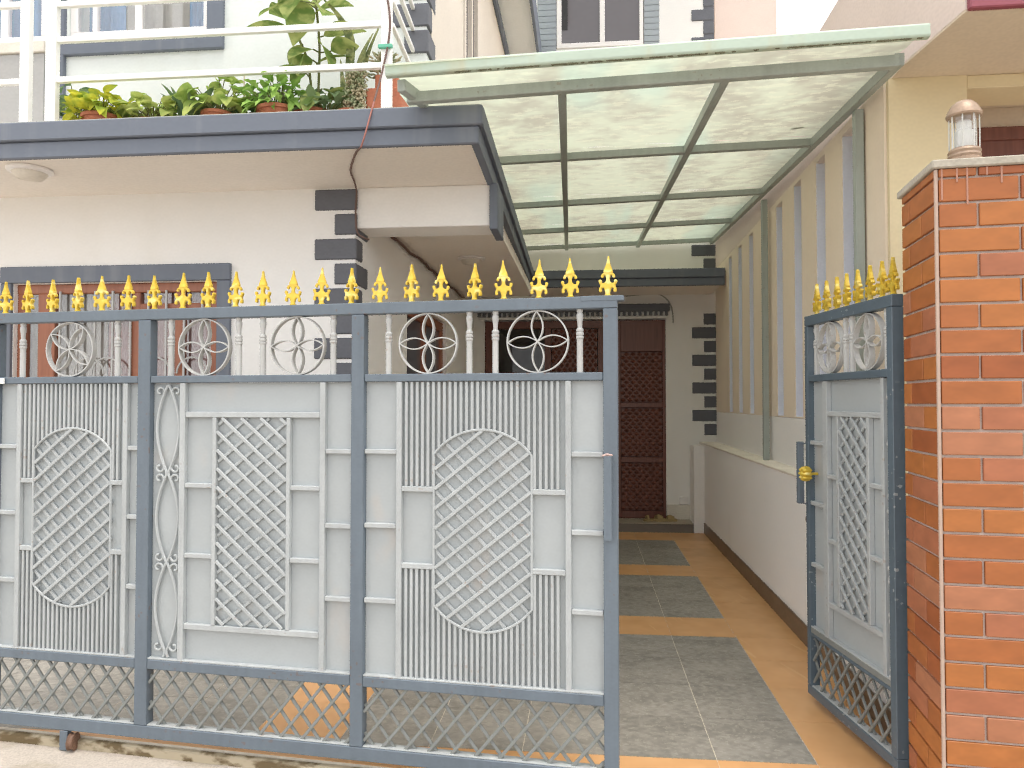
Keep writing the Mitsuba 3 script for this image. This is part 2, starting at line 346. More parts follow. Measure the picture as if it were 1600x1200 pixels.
# balcony slab
slab = add('balcony_slab', cat([bx(-8, -0.56, 3.70, YF + .4, 2.802, 2.975, 0), bx(-1.384, -0.60, YF + .4, 8.42, 2.702, 2.975, 0), bx(-0.598, 1.50, 8.44, YR - .003, 2.80, 2.975, 0)]), 'm_soffit', house)
labels[slab] = {'label': 'pale pinkish underside of the balcony slab'}
def fascia(z0, z1, o, name='fascia_band'):
    add(name, bx(-8, -0.528 - .0 + o, 3.67 - o, 3.702, z0, z1, 0.006), 'm_grey_trim', house)
    P = [(-0.528 + o, 3.70), (-0.60 + o, 8.40), (-0.64, 8.40), (-0.568, 3.70)]
    m = prism(Polygon(P), z1 - z0); m.apply_translation([0, 0, z0]); add(name, m, 'm_grey_trim', house)
    add(name, bx(-0.598, 1.53, 8.40 - o, 8.442, z0, z1, 0.006), 'm_grey_trim', house)
fascia(2.795, 2.883, 0.0)
fascia(2.883, 2.982, 0.022)
add('slab_edge', bx(-8, -0.52, 3.66, 3.90, 2.976, 2.988, 0.004), 'm_concrete_edge', house)
add('beam', bx(XC + .004, -0.565, YF + .003, YF + .26, 2.555, 2.80, 0.004), 'm_wall', house)
add('beam_end', bx(-0.563, -0.515, YF - .03, YF + .30, 2.525, 2.80, 0.004), 'm_grey_trim', house)
# quoins
def quoin(x0, x1, y0, y1, z0, z1, c=0.006): add('quoin', bx(x0, x1, y0, y1, z0, z1, c), 'm_quoin', house)
for i in range(9):
    z = 2.795 - 0.1505 * i
    quoin(-1.636 if i % 2 == 0 else -1.512, XC + .012, YF - .012, YF + (0.115 if i % 2 == 0 else 0.225), z - 0.128, z - 0.002)
for i in range(15):
    if 2.69 < 3.397 - 0.1655 * i < 3.0: continue
    z = 3.397 - 0.1655 * i
    if z < 1.2: break
    wide = i % 2 == 0
    quoin(1.274 if wide else 1.413, 1.557, YR - .012, YR + .1, z - 0.134, z)
for i in range(12):
    z = 3.62 + 0.163 * i
    quoin(-1.175 if i % 2 else -1.086, -0.936, YF - .012, YF + (0.10 if i % 2 else 0.2), z - 0.01, z + 0.128)
for i in range(16):
    z = 5.62 + 0.169 * i
    quoin(1.29 if i % 2 == 1 else 1.43, 1.557, YR - .014, YR + .1, z, z + (0.135))
add('quoin', bx(1.433, 1.556, YR - .006, YR + .05, 5.6, 8.4, 0), 'm_quoin', house)
# upper soffit and its dark edges (the roof slab of the storey above, along the side)
add('roof_slab', bx(-0.938, -0.57, 5.2, YR - .004, 5.70, 5.86, 0.004), 'm_wall', house)
add('fascia_band', bx(-0.568, -0.535, 5.2, YR - .006, 5.64, 5.95, 0.004), 'm_grey_trim', house)
add('fascia_band', bx(-0.936, -0.90, 5.2, YR - .006, 5.60, 5.698, 0.004), 'm_grey_trim', house)
add('added_eave', bx(-8, -0.30, 3.55, 9.0, 9.02, 9.16, .01), 'm_wall', house)  # unseen overhang, added to shade the upper front wall
add('added_eave', bx(-8, 1.9, 8.35, 12.5, 8.02, 8.16, .01), 'm_wall', house)  # unseen overhang, added to shade the upper rear wall
# strips of small grey tiles beside the upper rear window
for (a, b) in ((-0.58, -0.35), (0.72, 0.905)):
    for k in range(34):
        z = 5.6 + 0.075 * k
        add('strip_tile', bx(a, b, YR - .012, YR + .02, z, z + 0.071, 0.004), 'm_strip_tile', house)

def sheet_wave(x0, x1, z0, z1, y, amp=0.02, waves=6, seed=0):
    n = 60; xs = np.linspace(x0, x1, n); r = np.random.RandomState(seed)
    ys = y + amp * np.sin(np.linspace(0, waves * 2 * math.pi, n) + r.rand() * 6) * (0.6 + 0.4 * np.sin(np.linspace(0, 9, n) + seed))
    zs = np.linspace(z0, z1, 5)
    v = np.array([[x, yy, z] for z in zs for x, yy in zip(xs, ys)]); f = []
    for i in range(4):
        for j in range(n - 1):
            a = i * n + j; f += [[a, a + 1, a + n + 1], [a, a + n + 1, a + n]]
    return trimesh.Trimesh(v, f, process=False)

# lower window: grey surround, reddish wooden frame, panes, curtains, iron grille
w = add('window', cat([bx(-3.62, -2.255, YF + .03, YF + .08, 2.19, 2.248, .004), bx(-3.62, -2.255, YF + .03, YF + .08, 0.955, 1.01, .004),
                       *[bx(a, b, YF + .03, YF + .08, 1.01, 2.19, .004) for a, b in ((-3.599, -3.545), (-3.46, -3.345), (-2.835, -2.775), (-2.545, -2.49), (-2.312, -2.256))],
                       bx(-3.35, -2.83, YF + .034, YF + .076, 2.02, 2.075, .004), bx(-2.78, -2.54, YF + .034, YF + .076, 2.07, 2.12, .004), bx(-2.49, -2.31, YF + .034, YF + .076, 2.07, 2.12, .004)]), 'm_wood_red', house)
labels[w] = {'label': 'red brown wooden window behind the gate, with curtains'}
for a, b in ((-3.545, -3.46), (-3.345, -2.835), (-2.775, -2.545), (-2.49, -2.312)):
    add('pane', bx(a, b, YF + .054, YF + .057, 1.01, 2.19, 0), 'm_pane', w)
add('surround', cat([bx(-3.68, -2.164, YF - .025, YF + .02, 2.252, 2.355, .004), bx(-3.68, -3.605, YF - .022, YF + .02, 0.9, 2.25, .004), bx(-2.25, -2.164, YF - .022, YF + .02, 0.9, 2.25, .004)]), 'm_grey_trim', w)
add('curtain', sheet_wave(-3.59, -3.05, 1.0, 2.2, YF + .12, .018, 8, 1), 'm_curtain_grey', w)
add('curtain', sheet_wave(-3.05, -2.26, 1.0, 2.2, YF + .125, .018, 10, 2), 'm_curtain_red', w)
for x in np.linspace(-3.30, -2.36, 9):
    add('grille_bar', bx(x - .006, x + .006, YF + .012, YF + .024, 0.98, 2.2, .001), 'm_iron_white', w)
for cx in (-3.1, -2.98, -2.66, -2.42):
    an = np.linspace(0, math.pi, 14)
    add('grille_scroll', tube(np.c_[cx + .1 * np.cos(an), np.full(14, YF + .012), 1.68 + .1 * np.sin(an)], .006, 5), 'm_iron_white', w, 40)

# porch side window in the recess
sw = add('side_window', cat([bx(XC - .08, XC - .03, 5.73, 5.83, 0.1, 2.29, .004), bx(XC - .08, XC - .03, 7.26, 7.35, 0.1, 2.29, .004), bx(XC - .08, XC - .03, 5.83, 7.26, 2.2, 2.29, .004), bx(XC - .08, XC - .03, 6.45, 6.55, 0.1, 2.2, .004)]), 'm_wood_red', house)
add('pane', bx(XC - .06, XC - .055, 5.83, 7.26, 0.1, 2.2, 0), 'm_glass_dark', sw)

# entrance: carved wooden door and lattice screen
door = add('door', cat([bx(0.373, 0.425, YR + .03, YR + .08, 0.105, 2.5, .004), bx(0.925, 0.963, YR + .03, YR + .08, 0.105, 2.5, .004),
                        bx(0.425, 0.925, YR + .03, YR + .08, 2.12, 2.5, .004), bx(0.425, 0.925, YR + .03, YR + .08, 1.44, 1.50, .004),
                        bx(0.425, 0.925, YR + .03, YR + .08, 0.775, 0.84, .004), bx(0.425, 0.925, YR + .03, YR + .08, 0.105, 0.19, .004)]), 'm_wood_dark', house)
labels[door] = {'label': 'dark brown carved wooden door with lattice panels'}
add('backing', bx(0.425, 0.925, YR + .085, YR + .10, 0.105, 2.5, 0), 'm_wood_dark', door)
def knots(x0, x1, z0, z1, nx, nz, y, solid=True):
    ms = []
    for i in range(nx):
        for j in range(nz):
            cx = x0 + (i + .5 + (0.5 if j % 2 else 0) - .25) * (x1 - x0) / nx; cz = z0 + (j + .5) * (z1 - z0) / nz
            s = 0.44 * (x1 - x0) / nx; h = 0.62 * (z1 - z0) / nz
            v = np.array([[cx - s, y, cz], [cx, y, cz - h], [cx + s, y, cz], [cx, y, cz + h], [cx, y - .018, cz]])
            ms.append(trimesh.Trimesh(v, [[0, 1, 4], [1, 2, 4], [2, 3, 4], [3, 0, 4]], process=False))
    if solid: ms.append(bx(x0, x1, y + .006, y + .012, z0, z1, 0))
    return cat(ms)
for z0, z1, nz in ((0.20, 0.765, 13), (0.85, 1.43, 14), (1.51, 2.11, 14)):
    k = add('lattice_panel', knots(0.435, 0.915, z0, z1, 6, nz, YR + .055), 'm_wood_dark', door)
    labels[k] = {'label': 'carved lattice panel of the brown door', 'kind': 'stuff'}
scr = add('door_screen', cat([bx(-1.235, -1.12, YR + .03, YR + .08, 0.105, 2.5, .004), bx(-1.12, 0.37, YR + .03, YR + .08, 2.41, 2.5, .004), bx(-1.12, 0.37, YR + .03, YR + .08, 1.80, 1.87, .004),
                              bx(-0.50, -0.42, YR + .03, YR + .08, 0.105, 2.41, .004), bx(0.15, 0.22, YR + .03, YR + .08, 1.87, 2.41, .004)]), 'm_wood_dark', house)
add('pane', bx(-0.42, 0.37, YR + .055, YR + .058, 0.105, 1.80, 0), 'm_pane_weak', scr)
add('pane', bx(-1.12, -0.50, YR + .068, YR + .071, 1.87, 2.41, 0), 'm_pane_weak', scr)
k = add('lattice_panel', knots(-1.11, -0.51, 0.2, 1.79, 9, 30, YR + .055), 'm_wood_dark', scr); labels[k] = {'label': 'carved lattice panel left of the door', 'kind': 'stuff'}
k = add('lattice_panel', knots(-0.41, 0.14, 1.88, 2.40, 8, 10, YR + .055), 'm_wood_dark', scr); labels[k] = {'label': 'carved lattice panel above the dark opening', 'kind': 'stuff'}
fr = add('door_frieze', bx(-1.33, 1.009, YR - .05, YR - .002, 2.60, 2.69, .003), 'm_quoin', house)
for i in range(37):
    x = -1.32 + i * 0.0632
    add('dentil', bx(x, x + .034, YR - .045, YR - .003, 2.55, 2.599, .002), 'm_quoin', fr)
add('door_trim', bx(-1.30, 1.0, YR - .02, YR - .001, 2.515, 2.545, .002), 'm_wall', house)
add('plinth', bx(0.965, 1.275, YR - .03, YR - .001, 0.105, 0.28, .004), 'm_coping', house)
add('socket_box', bx(1.112, 1.214, YR - .04, YR - .001, 0.284, 0.375, .006), 'm_pvc', house)
st = add('step', bx(XC + .005, 1.23, 8.81, YR - .002, -0.01, 0.098, .004), 'm_riser', house)
add('tread', bx(XC + .005, 1.232, 8.80, YR - .002, 0.0985, 0.108, .003), 'm_tread', st)

# upper windows
u1 = add('window', cat([bx(-3.268, -2.332, YF + .03, YF + .07, 3.805, 3.86, .003), *[bx(a, b, YF + .03, YF + .07, 3.86, 5.1, .003) for a, b in ((-3.268, -3.22), (-3.12, -3.09), (-2.835, -2.79), (-2.38, -2.332))]]), 'm_pvc', house)
labels[u1] = {'label': 'upper window with grey surround over the balcony'}
add('pane', bx(-3.22, -2.835, YF + .048, YF + .051, 3.86, 5.1, 0), 'm_pane', u1); add('pane', bx(-2.79, -2.38, YF + .048, YF + .051, 3.86, 5.1, 0), 'm_pane', u1)
add('surround', cat([bx(-3.37, -2.225, YF - .03, YF + .01, 3.69, 3.80, .004), bx(-3.37, -3.272, YF - .028, YF + .01, 3.30, 5.1, .004), bx(-2.328, -2.225, YF - .028, YF + .01, 3.802, 5.1, .004)]), 'm_grey_trim', u1)
add('curtain', sheet_wave(-3.2, -2.95, 3.85, 5.1, YF + .12, .018, 5, 3), 'm_curtain_blue', u1)
add('curtain', sheet_wave(-2.95, -2.52, 3.85, 5.1, YF + .13, .012, 6, 4), 'm_curtain_grey', u1)
add('curtain', sheet_wave(-2.52, -2.36, 3.85, 5.1, YF + .12, .018, 4, 5), 'm_curtain_blue', u1)
u2 = add('window', cat([bx(-4.9, -3.424, YF + .03, YF + .07, 3.795, 3.85, .003), bx(-3.47, -3.424, YF + .03, YF + .07, 3.85, 5.1, .003), bx(-3.75, -3.70, YF + .03, YF + .07, 3.85, 5.1, .003)]), 'm_pvc', house)
labels[u2] = {'label': 'upper window with blue curtains at the left edge'}
add('pane', bx(-4.9, -3.47, YF + .048, YF + .051, 3.85, 5.1, 0), 'm_pane', u2)
add('curtain', sheet_wave(-4.8, -3.46, 3.85, 5.1, YF + .12, .02, 14, 6), 'm_curtain_blue', u2)
add('sill', bx(-4.9, -3.40, YF - .03, YF + .01, 3.72, 3.79, .004), 'm_coping', u2)
u3 = add('window', cat([bx(-0.345, 0.71, YR - .02, YR + .05, 5.862, 5.92, .003), *[bx(a, b, YR - .02, YR + .05, 5.92, 7.6, .003) for a, b in ((-0.345, -0.285), (0.183, 0.245), (0.665, 0.71))]]), 'm_pvc', house)
labels[u3] = {'label': 'dark glazed upper rear window with white frame'}
add('pane', bx(-0.285, 0.183, YR + .012, YR + .018, 5.92, 7.6, 0), 'm_glass_dark', u3); add('pane', bx(0.245, 0.665, YR + .012, YR + .018, 5.92, 7.6, 0), 'm_glass_dark', u3)
add('curtain', bx(-0.28, -0.21, YR + .006, YR + .011, 6.10, 7.6, 0), 'm_dark', u3)
u4 = add('side_window', cat([bx(-0.99, -0.93, 5.71, 5.78, 3.3, 5.3, .003), bx(-0.99, -0.93, 6.08, 6.13, 3.3, 5.3, .003), bx(-0.99, -0.93, 6.42, 6.49, 3.3, 5.3, .003)]), 'm_wall_side', house)
add('pane', bx(-0.97, -0.965, 5.78, 6.42, 3.3, 5.3, 0), 'm_glass_dark', u4)

for x, y, z, lb in ((-0.94, 6.12, 2.70, 'round white ceiling light under the porch ceiling beside the spikes'), (-3.08, 3.86, 2.80, 'round cream ceiling light under the balcony soffit at the left edge')):
    k = thing('ceiling_light', lb, 'ceiling light')
    add('base', lathe([(0.10, z - .022), (0.115, z - .012), (0.115, z - .001)], 24), 'm_pvc', k, 40, T4().translate([x, y, 0]).matrix.numpy() if False else np.array([[1, 0, 0, x], [0, 1, 0, y], [0, 0, 1, 0], [0, 0, 0, 1.]]))
    add('diffuser', lathe([(0.03, z - .06), (0.07, z - .05), (0.09, z - .023)], 24), 'm_coping', k, 40, np.array([[1, 0, 0, x], [0, 1, 0, y], [0, 0, 1, 0], [0, 0, 0, 1.]]))

# ------------------------------------------------------------------ compound wall, neighbour house
cw = thing('compound_wall', 'low grey plastered boundary wall with pale ledge along the driveway', 'wall')
add('wall', bx(1.36, 1.62, 3.2, YR - .01, -0.05, 1.015, .004), 'm_compound', cw)
add('coping', bx(1.352, 1.62, 3.2, YR - .012, 1.0155, 1.032, .003), 'm_coping', cw)
add('skirting', bx(1.346, 1.359, 3.2, 8.80, 0.0, 0.125, .003), 'm_skirting', cw)
add('pier', bx(1.236, 1.358, 8.80, YR - .014, 0.0, 1.0, .004), 'm_compound', cw)

nb = thing('neighbour_house', 'ochre and pink neighbouring house with tall narrow niches and maroon terrace edge', 'house')
NM = frame([1.47, 3.83, 0], (1, -0.016))
niches = [(0.64, 0.20), (1.165, 0.20), (1.715, 0.20), (2.255, 0.20), (3.33, 0.19), (3.87, 0.19), (4.42, 0.19)]
nz0, nz1 = 1.385, [3.04, 3.05, 3.06, 3.05, 3.06, 3.06, 3.06]
slot = cut(bx(0, 0.376, 0, 5.55, 1.39, 3.0895, 0), [bx(-.1, 0.27, v - w_, v, nz0 + .012, zt, 0) for (v, w_), zt in zip(niches, nz1)])
add('wall', slot, 'm_slotwall', nb, M=NM)
add('wall', bx(0.001, 0.376, 0.002, 5.54, -0.05, 1.388, 0), 'm_compound', nb, M=NM)
for (v, w_), zt in zip(niches, nz1):
    t = .006
    m = cat([bx(0.262, 0.268, v - w_ + .001, v - .001, nz0 + .013, zt - .001, 0), bx(0.004, 0.261, v - t, v - .001, nz0 + .013, zt - .001, 0),
             bx(0.004, 0.261, v - w_ + .001, v - w_ + t, nz0 + .013, zt - .001, 0), bx(0.004, 0.261, v - w_ + t + .001, v - t - .001, nz0 + .013, nz0 + .02, 0)])
    add('niche', m, 'm_niche', nb, M=NM)
ts = prism(Polygon([(0.084, -0.653), (0.029, -0.16), (0.002, 5.5), (6, 5.5), (6, -0.653)]), 0.010); ts.apply_translation([0, 0, 3.0905])
add('terrace_slab', ts, 'm_tan', nb, M=NM)
add('terrace_floor', bx(0.24, 6, -0.50, 5.5, 3.102, 3.30, 0), 'm_tan', nb, M=NM)
pq = prism(Polygon([(0.0825, -0.655), (0.0275, -0.16), (0.0, 5.5), (0.14, 5.5), (0.17, -0.16), (0.2225, -0.655)]), 0.8); pq.apply_translation([0, 0, 3.101])
add('parapet', pq, 'm_pink', nb, M=NM)
add('parapet', bx(0.225, 6, -0.65, -0.53, 3.31, 3.90, .01), 'm_pink', nb, M=NM)
add('maroon_band', bx(0.086, 6, -0.69, -0.657, 3.088, 3.40, .005), 'm_maroon', nb, M=NM)
add('wall', bx(0.012, 0.375, -0.03, -0.002, -0.05, 3.0895, 0), 'm_yellow', nb, M=NM)
add('wall', bx(0.378, 6, 0.42, 0.60, -0.05, 3.089, 0), 'm_tan', nb, M=NM)
add('beam', bx(0.377, 6, -0.025, 0.22, 3.025, 3.0895, .004), 'm_yellow', nb, M=NM)
dn = add('door', cat([bx(0.47, 0.55, 0.37, 0.418, 0, 2.97, .004), bx(1.6, 1.68, 0.37, 0.418, 0, 2.97, .004), bx(0.55, 1.6, 0.37, 0.418, 2.90, 2.97, .004)]), 'm_wood_dark', nb, M=NM)
add('leaf', bx(0.55, 1.6, 0.39, 0.41, 0, 2.90, 0), 'm_wood_dark', dn, M=NM)
add('bracket', bx(0.72, 0.95, -0.08, -0.028, 3.03, 3.09, .004), 'm_wood_red', nb, M=NM)

pb = thing('rear_building', 'tall pinkish plastered building standing behind the canopy at the end of the drive', 'building')
add('wall', bx(1.62, 2.37, 9.45, 14, 0, 9, 0), 'm_pink', pb)
add('cornice', bx(1.60, 2.39, 9.43, 14.02, 8.9, 9.05, .01), 'm_pink', pb)

# ------------------------------------------------------------------ canopy
cn = thing('canopy', 'pale green translucent car porch canopy on grey steel frame over the driveway', 'canopy')
def cz(x, y): return 3.03 + 0.067 * (y - 3.44) + 0.02 * (x - 1.45)
def cpt(x, y, dz=0): return (x, y, cz(x, y) + dz)
PUR = [((-0.86, 3.545), (1.39, 3.455)), ((-0.93, 4.87), (1.44, 4.81)), ((-0.93, 6.40), (1.455, 6.245)), ((-0.93, 7.80), (1.475, 7.60)), ((-0.93, 9.0), (1.50, 8.90))]
for k, (a, b) in enumerate(PUR):
    wd = 0.052 if k == 0 else 0.046
    key = add('purlin', beam3(cpt(*a, -.012 if k == 0 else .005), cpt(*b, -.012 if k == 0 else .005), 0.045, wd), 'm_canopy_steel', cn)
for k, (a, b) in enumerate([((-0.108, 3.54), (-0.225, 9.1)), ((0.652, 3.51), (0.632, 9.1)), ((1.40, 3.46), (1.495, 9.05)), ((-0.855, 3.40), (-0.80, 3.66))]):
    add('rafter', beam3(cpt(*a, .003), cpt(*b, .003), 0.042, 0.055), 'm_canopy_steel', cn)
def cpanel(x0a, x1a, y0, x0b, x1b, y1, dz=0.058):
    v, n, m_ = [], 8, 14
    for j in range(m_):
        s = j / (m_ - 1); y = y0 + (y1 - y0) * s; a, b = x0a + (x0b - x0a) * s, x1a + (x1b - x1a) * s
        for i in range(n):
            x = a + (b - a) * i / (n - 1)
            v.append([x, y, cz(x, y) + dz + 0.004 * math.sin(i * 1.7 + j * .9)])
    f = []
    for j in range(m_ - 1):
        for i in range(n - 1):
            a = j * n + i; f += [[a, a + 1, a + n + 1], [a, a + n + 1, a + n]]
    return trimesh.Trimesh(v, f, process=False)
rows = [3.28, 4.84, 6.31, 7.69, 9.12]
add('panel', cpanel(-0.91, 1.43, 3.28, -0.84, 1.43, 3.66), 'm_fibre', cn, True)
for j in range(4):
    y0, y1 = (3.662 if j == 0 else rows[j] + .002), rows[j + 1]
    add('panel', cpanel(-0.93, -0.14 - .02 * j, y0, -0.93, -0.16 - .02 * j, y1), 'm_fibre', cn, True)
    add('panel', cpanel(-0.138 - .02 * j, 0.645, y0, -0.158 - .02 * j, 0.642, y1), 'm_fibre', cn, True)
    add('panel', cpanel(0.647, 1.44 + .02 * j, y0, 0.644, 1.46 + .02 * j, y1), 'm_fibre', cn, True)
g0, g1 = np.array(cpt(-0.905, 3.325, 0.043)), np.array(cpt(1.43, 3.25, 0.035))
gq = prism(sbox(-.022, -.030, .022, .030).buffer(-.014).buffer(.014, 8), np.linalg.norm(g1 - g0))
gx_ = (g1 - g0) / np.linalg.norm(g1 - g0); gy_ = np.cross([0, 0, 1], gx_); gy_ /= np.linalg.norm(gy_)
GQ = np.eye(4); GQ[:3, 0], GQ[:3, 1], GQ[:3, 2], GQ[:3, 3] = gy_, np.cross(gx_, gy_), gx_, g0
gu = xf(gq, GQ)
add('gutter', gu, 'm_gutter', cn, 35)
rs = np.random.RandomState(5)
dl = []
for t in np.sort(rs.rand(120)):
    if t < .12: continue
    p0 = np.array(cpt(-0.905 + 2.335 * t, 3.325 - 0.075 * t - .010, 0.043 - .008 * t - 0.0295)); L = 0.006 + 0.03 * rs.rand() ** 2
    dl.append(xf(trimesh.creation.icosphere(1, 1.0), np.array([[L, 0, 0, p0[0]], [0, .006, 0, p0[1]], [0, 0, .0015 + .0035 * rs.rand() ** 2, p0[2]], [0, 0, 0, 1.]])))
k = add('gutter_dirt', cat(dl), 'm_gutter_dirt', cn); labels[k] = {'label': 'dark moss and dirt along the gutter underside', 'kind': 'stuff'}
dlf = thing('dry_leaf', 'small dark dead leaf lying on top of the canopy sheet', 'leaf')
add('blade', xf(trimesh.creation.icosphere(2, 1), np.array([[.040, .01, 0, 1.285], [-.01, .016, 0, 4.66], [0, 0, .004, cz(1.285, 4.66) + .068], [0, 0, 0, 1.]])), 'm_soil', dlf, 40)
for (x, y, z0, z1) in ((1.462, 6.28, 1.033, 3.16), (1.442, 4.10, 1.033, 3.05)):
    add('post', bx(x - .022, x + .022, y - .024, y + .024, z0, z1, .003), 'm_canopy_steel', cn)

# ------------------------------------------------------------------ gate building blocks
def ring_pts(cx, cz_, r, y, n=40):
    a = np.arange(n) * 2 * math.pi / n
    return np.c_[cx + r * np.cos(a), np.full(n, y), cz_ + r * np.sin(a)]
def petal_pts(cx, cz_, r, ang, y, n=9):
    # two arcs from the centre to the rim
    h = 0.19 * r * 1.0; t = np.linspace(0, 1, n); up_ = 4 * h * t * (1 - t)
    d = np.array([math.cos(ang), math.sin(ang)]); s = np.array([-d[1], d[0]])
    out = []
    for sg in (1, -1):
        q = np.array([cx, cz_]) + np.outer(t * r, d) + sg * np.outer(up_ * 1.0, s)
        out.append(q)
    loop = np.vstack([out[0], out[1][::-1][1:-1]])
    return np.c_[loop[:, 0], np.full(len(loop), y), loop[:, 1]]
def medallion(g, M, cx, cz_, r, y, rot=0.0, m='m_iron_white', w=0.0026, dp=0.026):
    """ring and four petals bent from flat strip set on edge"""
    def strip(shape):
        q = prism(shape, dp); q.apply_transform(np.array([[1, 0, 0, 0], [0, 0, -1, y + dp / 2], [0, 1, 0, 0], [0, 0, 0, 1.]])); return q
    md = add('medallion', strip(Point(cx, cz_).buffer(r + w * .7, 24).difference(Point(cx, cz_).buffer(r - w * 1.3, 24))), m, g, 40, M)
    for k in range(4):
        P = petal_pts(cx, cz_, r - .003, rot + k * math.pi / 2, y, 14)[:, [0, 2]]
        pg_ = Polygon(P); add('petal', strip(pg_.buffer(w * .8).difference(pg_.buffer(-w * .8))), m, md, 40, M)
def baluster(g, M, x, y, z0, z1, m='m_iron_white'):
    h = z1 - z0; R = 0.0125
    prof = [(R, z0), (R, z0 + .52 * h), (R * 1.02, z0 + .53 * h), (R * 1.25, z0 + .545 * h), (R * 1.25, z0 + .57 * h), (R * .95, z0 + .58 * h), (R * 1.25, z0 + .595 * h), (R * 1.25, z0 + .63 * h),
            (R * .95, z0 + .64 * h), (R * 1.2, z0 + .655 * h), (R * 1.2, z0 + .68 * h), (R * .72, z0 + .71 * h), (R * .85, z0 + .80 * h), (R * 1.12, z0 + .88 * h), (R * 1.05, z0 + .92 * h), (R * .8, z0 + .945 * h), (R * 1.0, z0 + .96 * h), (R, z1)]
    MM = M @ np.array([[1, 0, 0, x], [0, 1, 0, y], [0, 0, 1, 0], [0, 0, 0, 1.]])
    add('baluster', lathe(prof, 14), m, g, 35, MM)

def smooth_path(P, n=10):
    P = np.array(P, float); out = []
    for i in range(len(P) - 1):
        p0, p1, p2, p3 = P[max(i - 1, 0)], P[i], P[i + 1], P[min(i + 2, len(P) - 1)]
        for t in np.linspace(0, 1, n, endpoint=False):
            out.append(.5 * ((2 * p1) + (-p0 + p2) * t + (2 * p0 - 5 * p1 + 4 * p2 - p3) * t * t + (-p0 + 3 * p1 - 3 * p2 + p3) * t ** 3))
    return np.array(out + [P[-1]])
def finial_mesh():
    """a cast spear with two pairs of curls; 0.155 m tall, 16 mm thick, ribbed down the middle"""
    H = 0.155
    def pl(pts): return Polygon([(x * H, z * H) for x, z in pts] + [(-x * H, z * H) for x, z in reversed(pts)])
    stem = pl([(.075, 0), (.085, .03), (.06, .055), (.055, .10), (.085, .20), (.11, .27), (.05, .36), (.04, .45), (.06, .52), (.09, .58)])
    spear = pl([(.09, .57), (.115, .62), (.085, .70), (.05, .80), (.026, .90), (.02, .97), (.008, 1.0)])
    def curl(pts, w0, tip):
        P = smooth_path([(x * H, 0, z * H) for x, z in pts], 5)[:, [0, 2]]
        u_ = unary_union([LineString(P).buffer(w0 * H), Point(*P[-1]).buffer(tip * H)])
        return unary_union([u_, affinity.scale(u_, -1, 1, origin=(0, 0))])
    low = curl([(.03, .19), (.085, .245), (.14, .245), (.18, .205), (.178, .155)], .032, .040)
    mid = curl([(.02, .37), (.06, .325), (.12, .305), (.175, .330), (.190, .385)], .032, .040)
    high = curl([(.02, .545), (.075, .560), (.125, .545), (.140, .505)], .030, .036)
    waist = pl([(.19, .255), (.19, .285)])
    fl = unary_union([stem, spear, low, mid, high, waist]).buffer(0.0006).buffer(-0.0006).simplify(0.00025)
    ms = []
    for inset, t in ((0.0, 0.0055), (0.0016, 0.0075), (0.0034, 0.0092)):
        q = fl.buffer(-inset)
        for g in getattr(q, 'geoms', [q]):
            if g.area < 2e-6: continue
            m = prism(g, 2 * t); m.apply_translation([0, 0, -t]); ms.append(m)
    m = cat(ms); m.apply_transform(np.array([[1, 0, 0, 0], [0, 0, -1, 0], [0, 1, 0, 0], [0, 0, 0, 1.]]))
    cone = trimesh.creation.cone(radius=.0165, height=.062, sections=4); cone.apply_transform(trimesh.transformations.rotation_matrix(math.pi / 4, [0, 0, 1])); cone.apply_translation([0, 0, .092])
    foot = lathe([(.013, 0), (.014, .006), (.009, .010), (.0085, .03)], 10)
    return cat([m, cone, foot])
FIN = mikit.ply(finial_mesh(), 'm_gold')
def finial(g, M, x, y, z, rot=0.0, lean=0.0, s=1.0):
    key = num(f'{g}__finial')
    W = M @ np.array([[1, 0, 0, x], [0, 1, 0, y], [0, 0, 1, z], [0, 0, 0, 1.]])
    W = W @ trimesh.transformations.euler_matrix(0, lean, rot) @ np.diag([s, s, s, 1])
    scene[key] = {**FIN, 'to_world': T4(W.tolist())}

def stadium(cx, hw, z0, z1, sag):
    """upright oval: straight sides, shallow arcs at both ends"""
    R = (hw * hw + sag * sag) / (2 * sag)
    a = math.asin(hw / R); t = np.linspace(-a, a, 22)
    topc = [(cx + R * math.sin(q), z1 - R + R * math.cos(q)) for q in t]
    botc = [(cx + R * math.sin(q), z0 + R - R * math.cos(q)) for q in t[::-1]]
    return Polygon(topc + botc)
def lattice(g, M, poly, pitch_a, ang_a, pitch_b, ang_b, w, yf, yb, m, front_first=True, off=0.0):
    """two layers of flat bars; pitch is the spacing of the intercepts on a vertical line"""
    x0, z0, x1, z1 = poly.bounds
    for ang, pitch, (ya, ybk) in ((ang_a, pitch_a, yf), (ang_b, pitch_b, yb)):
        s = math.tan(math.radians(ang)); lo = z0 - abs(s) * (x1 - x0); hi = z1 + abs(s) * (x1 - x0)
        k = int((hi - lo) / pitch) + 2
        for i in range(k):
            c = lo + off + i * pitch
            ln = LineString([(x0 - .01, c + s * (-.01)), (x1 + .01, c + s * (x1 - x0 + .01))]).intersection(poly)
            if ln.is_empty or ln.length < 0.03: continue
            for q in getattr(ln, 'geoms', [ln]):
                if q.geom_type != 'LineString' or q.length < .03: continue
                p_, q_ = q.coords[0], q.coords[-1]
                add('lattice_bar', bar(p_, q_, w, ya, ybk), m, g, M=M)

def gate_frame(g, M, posts, x0, x1, fm, over=0.0):
    add('top_rail', bx(x0, x1 + over, 0.0, 0.05, 1.865, 1.912, .003), fm, g, M=M)
    add('bottom_rail', bx(x0, x1, 0.0, 0.05, 0.040, 0.095, .003), fm, g, M=M)
    for a, b in posts: add('post', bx(a, b, 0.0, 0.052, 0.096, 1.864, .003), fm, g, M=M)

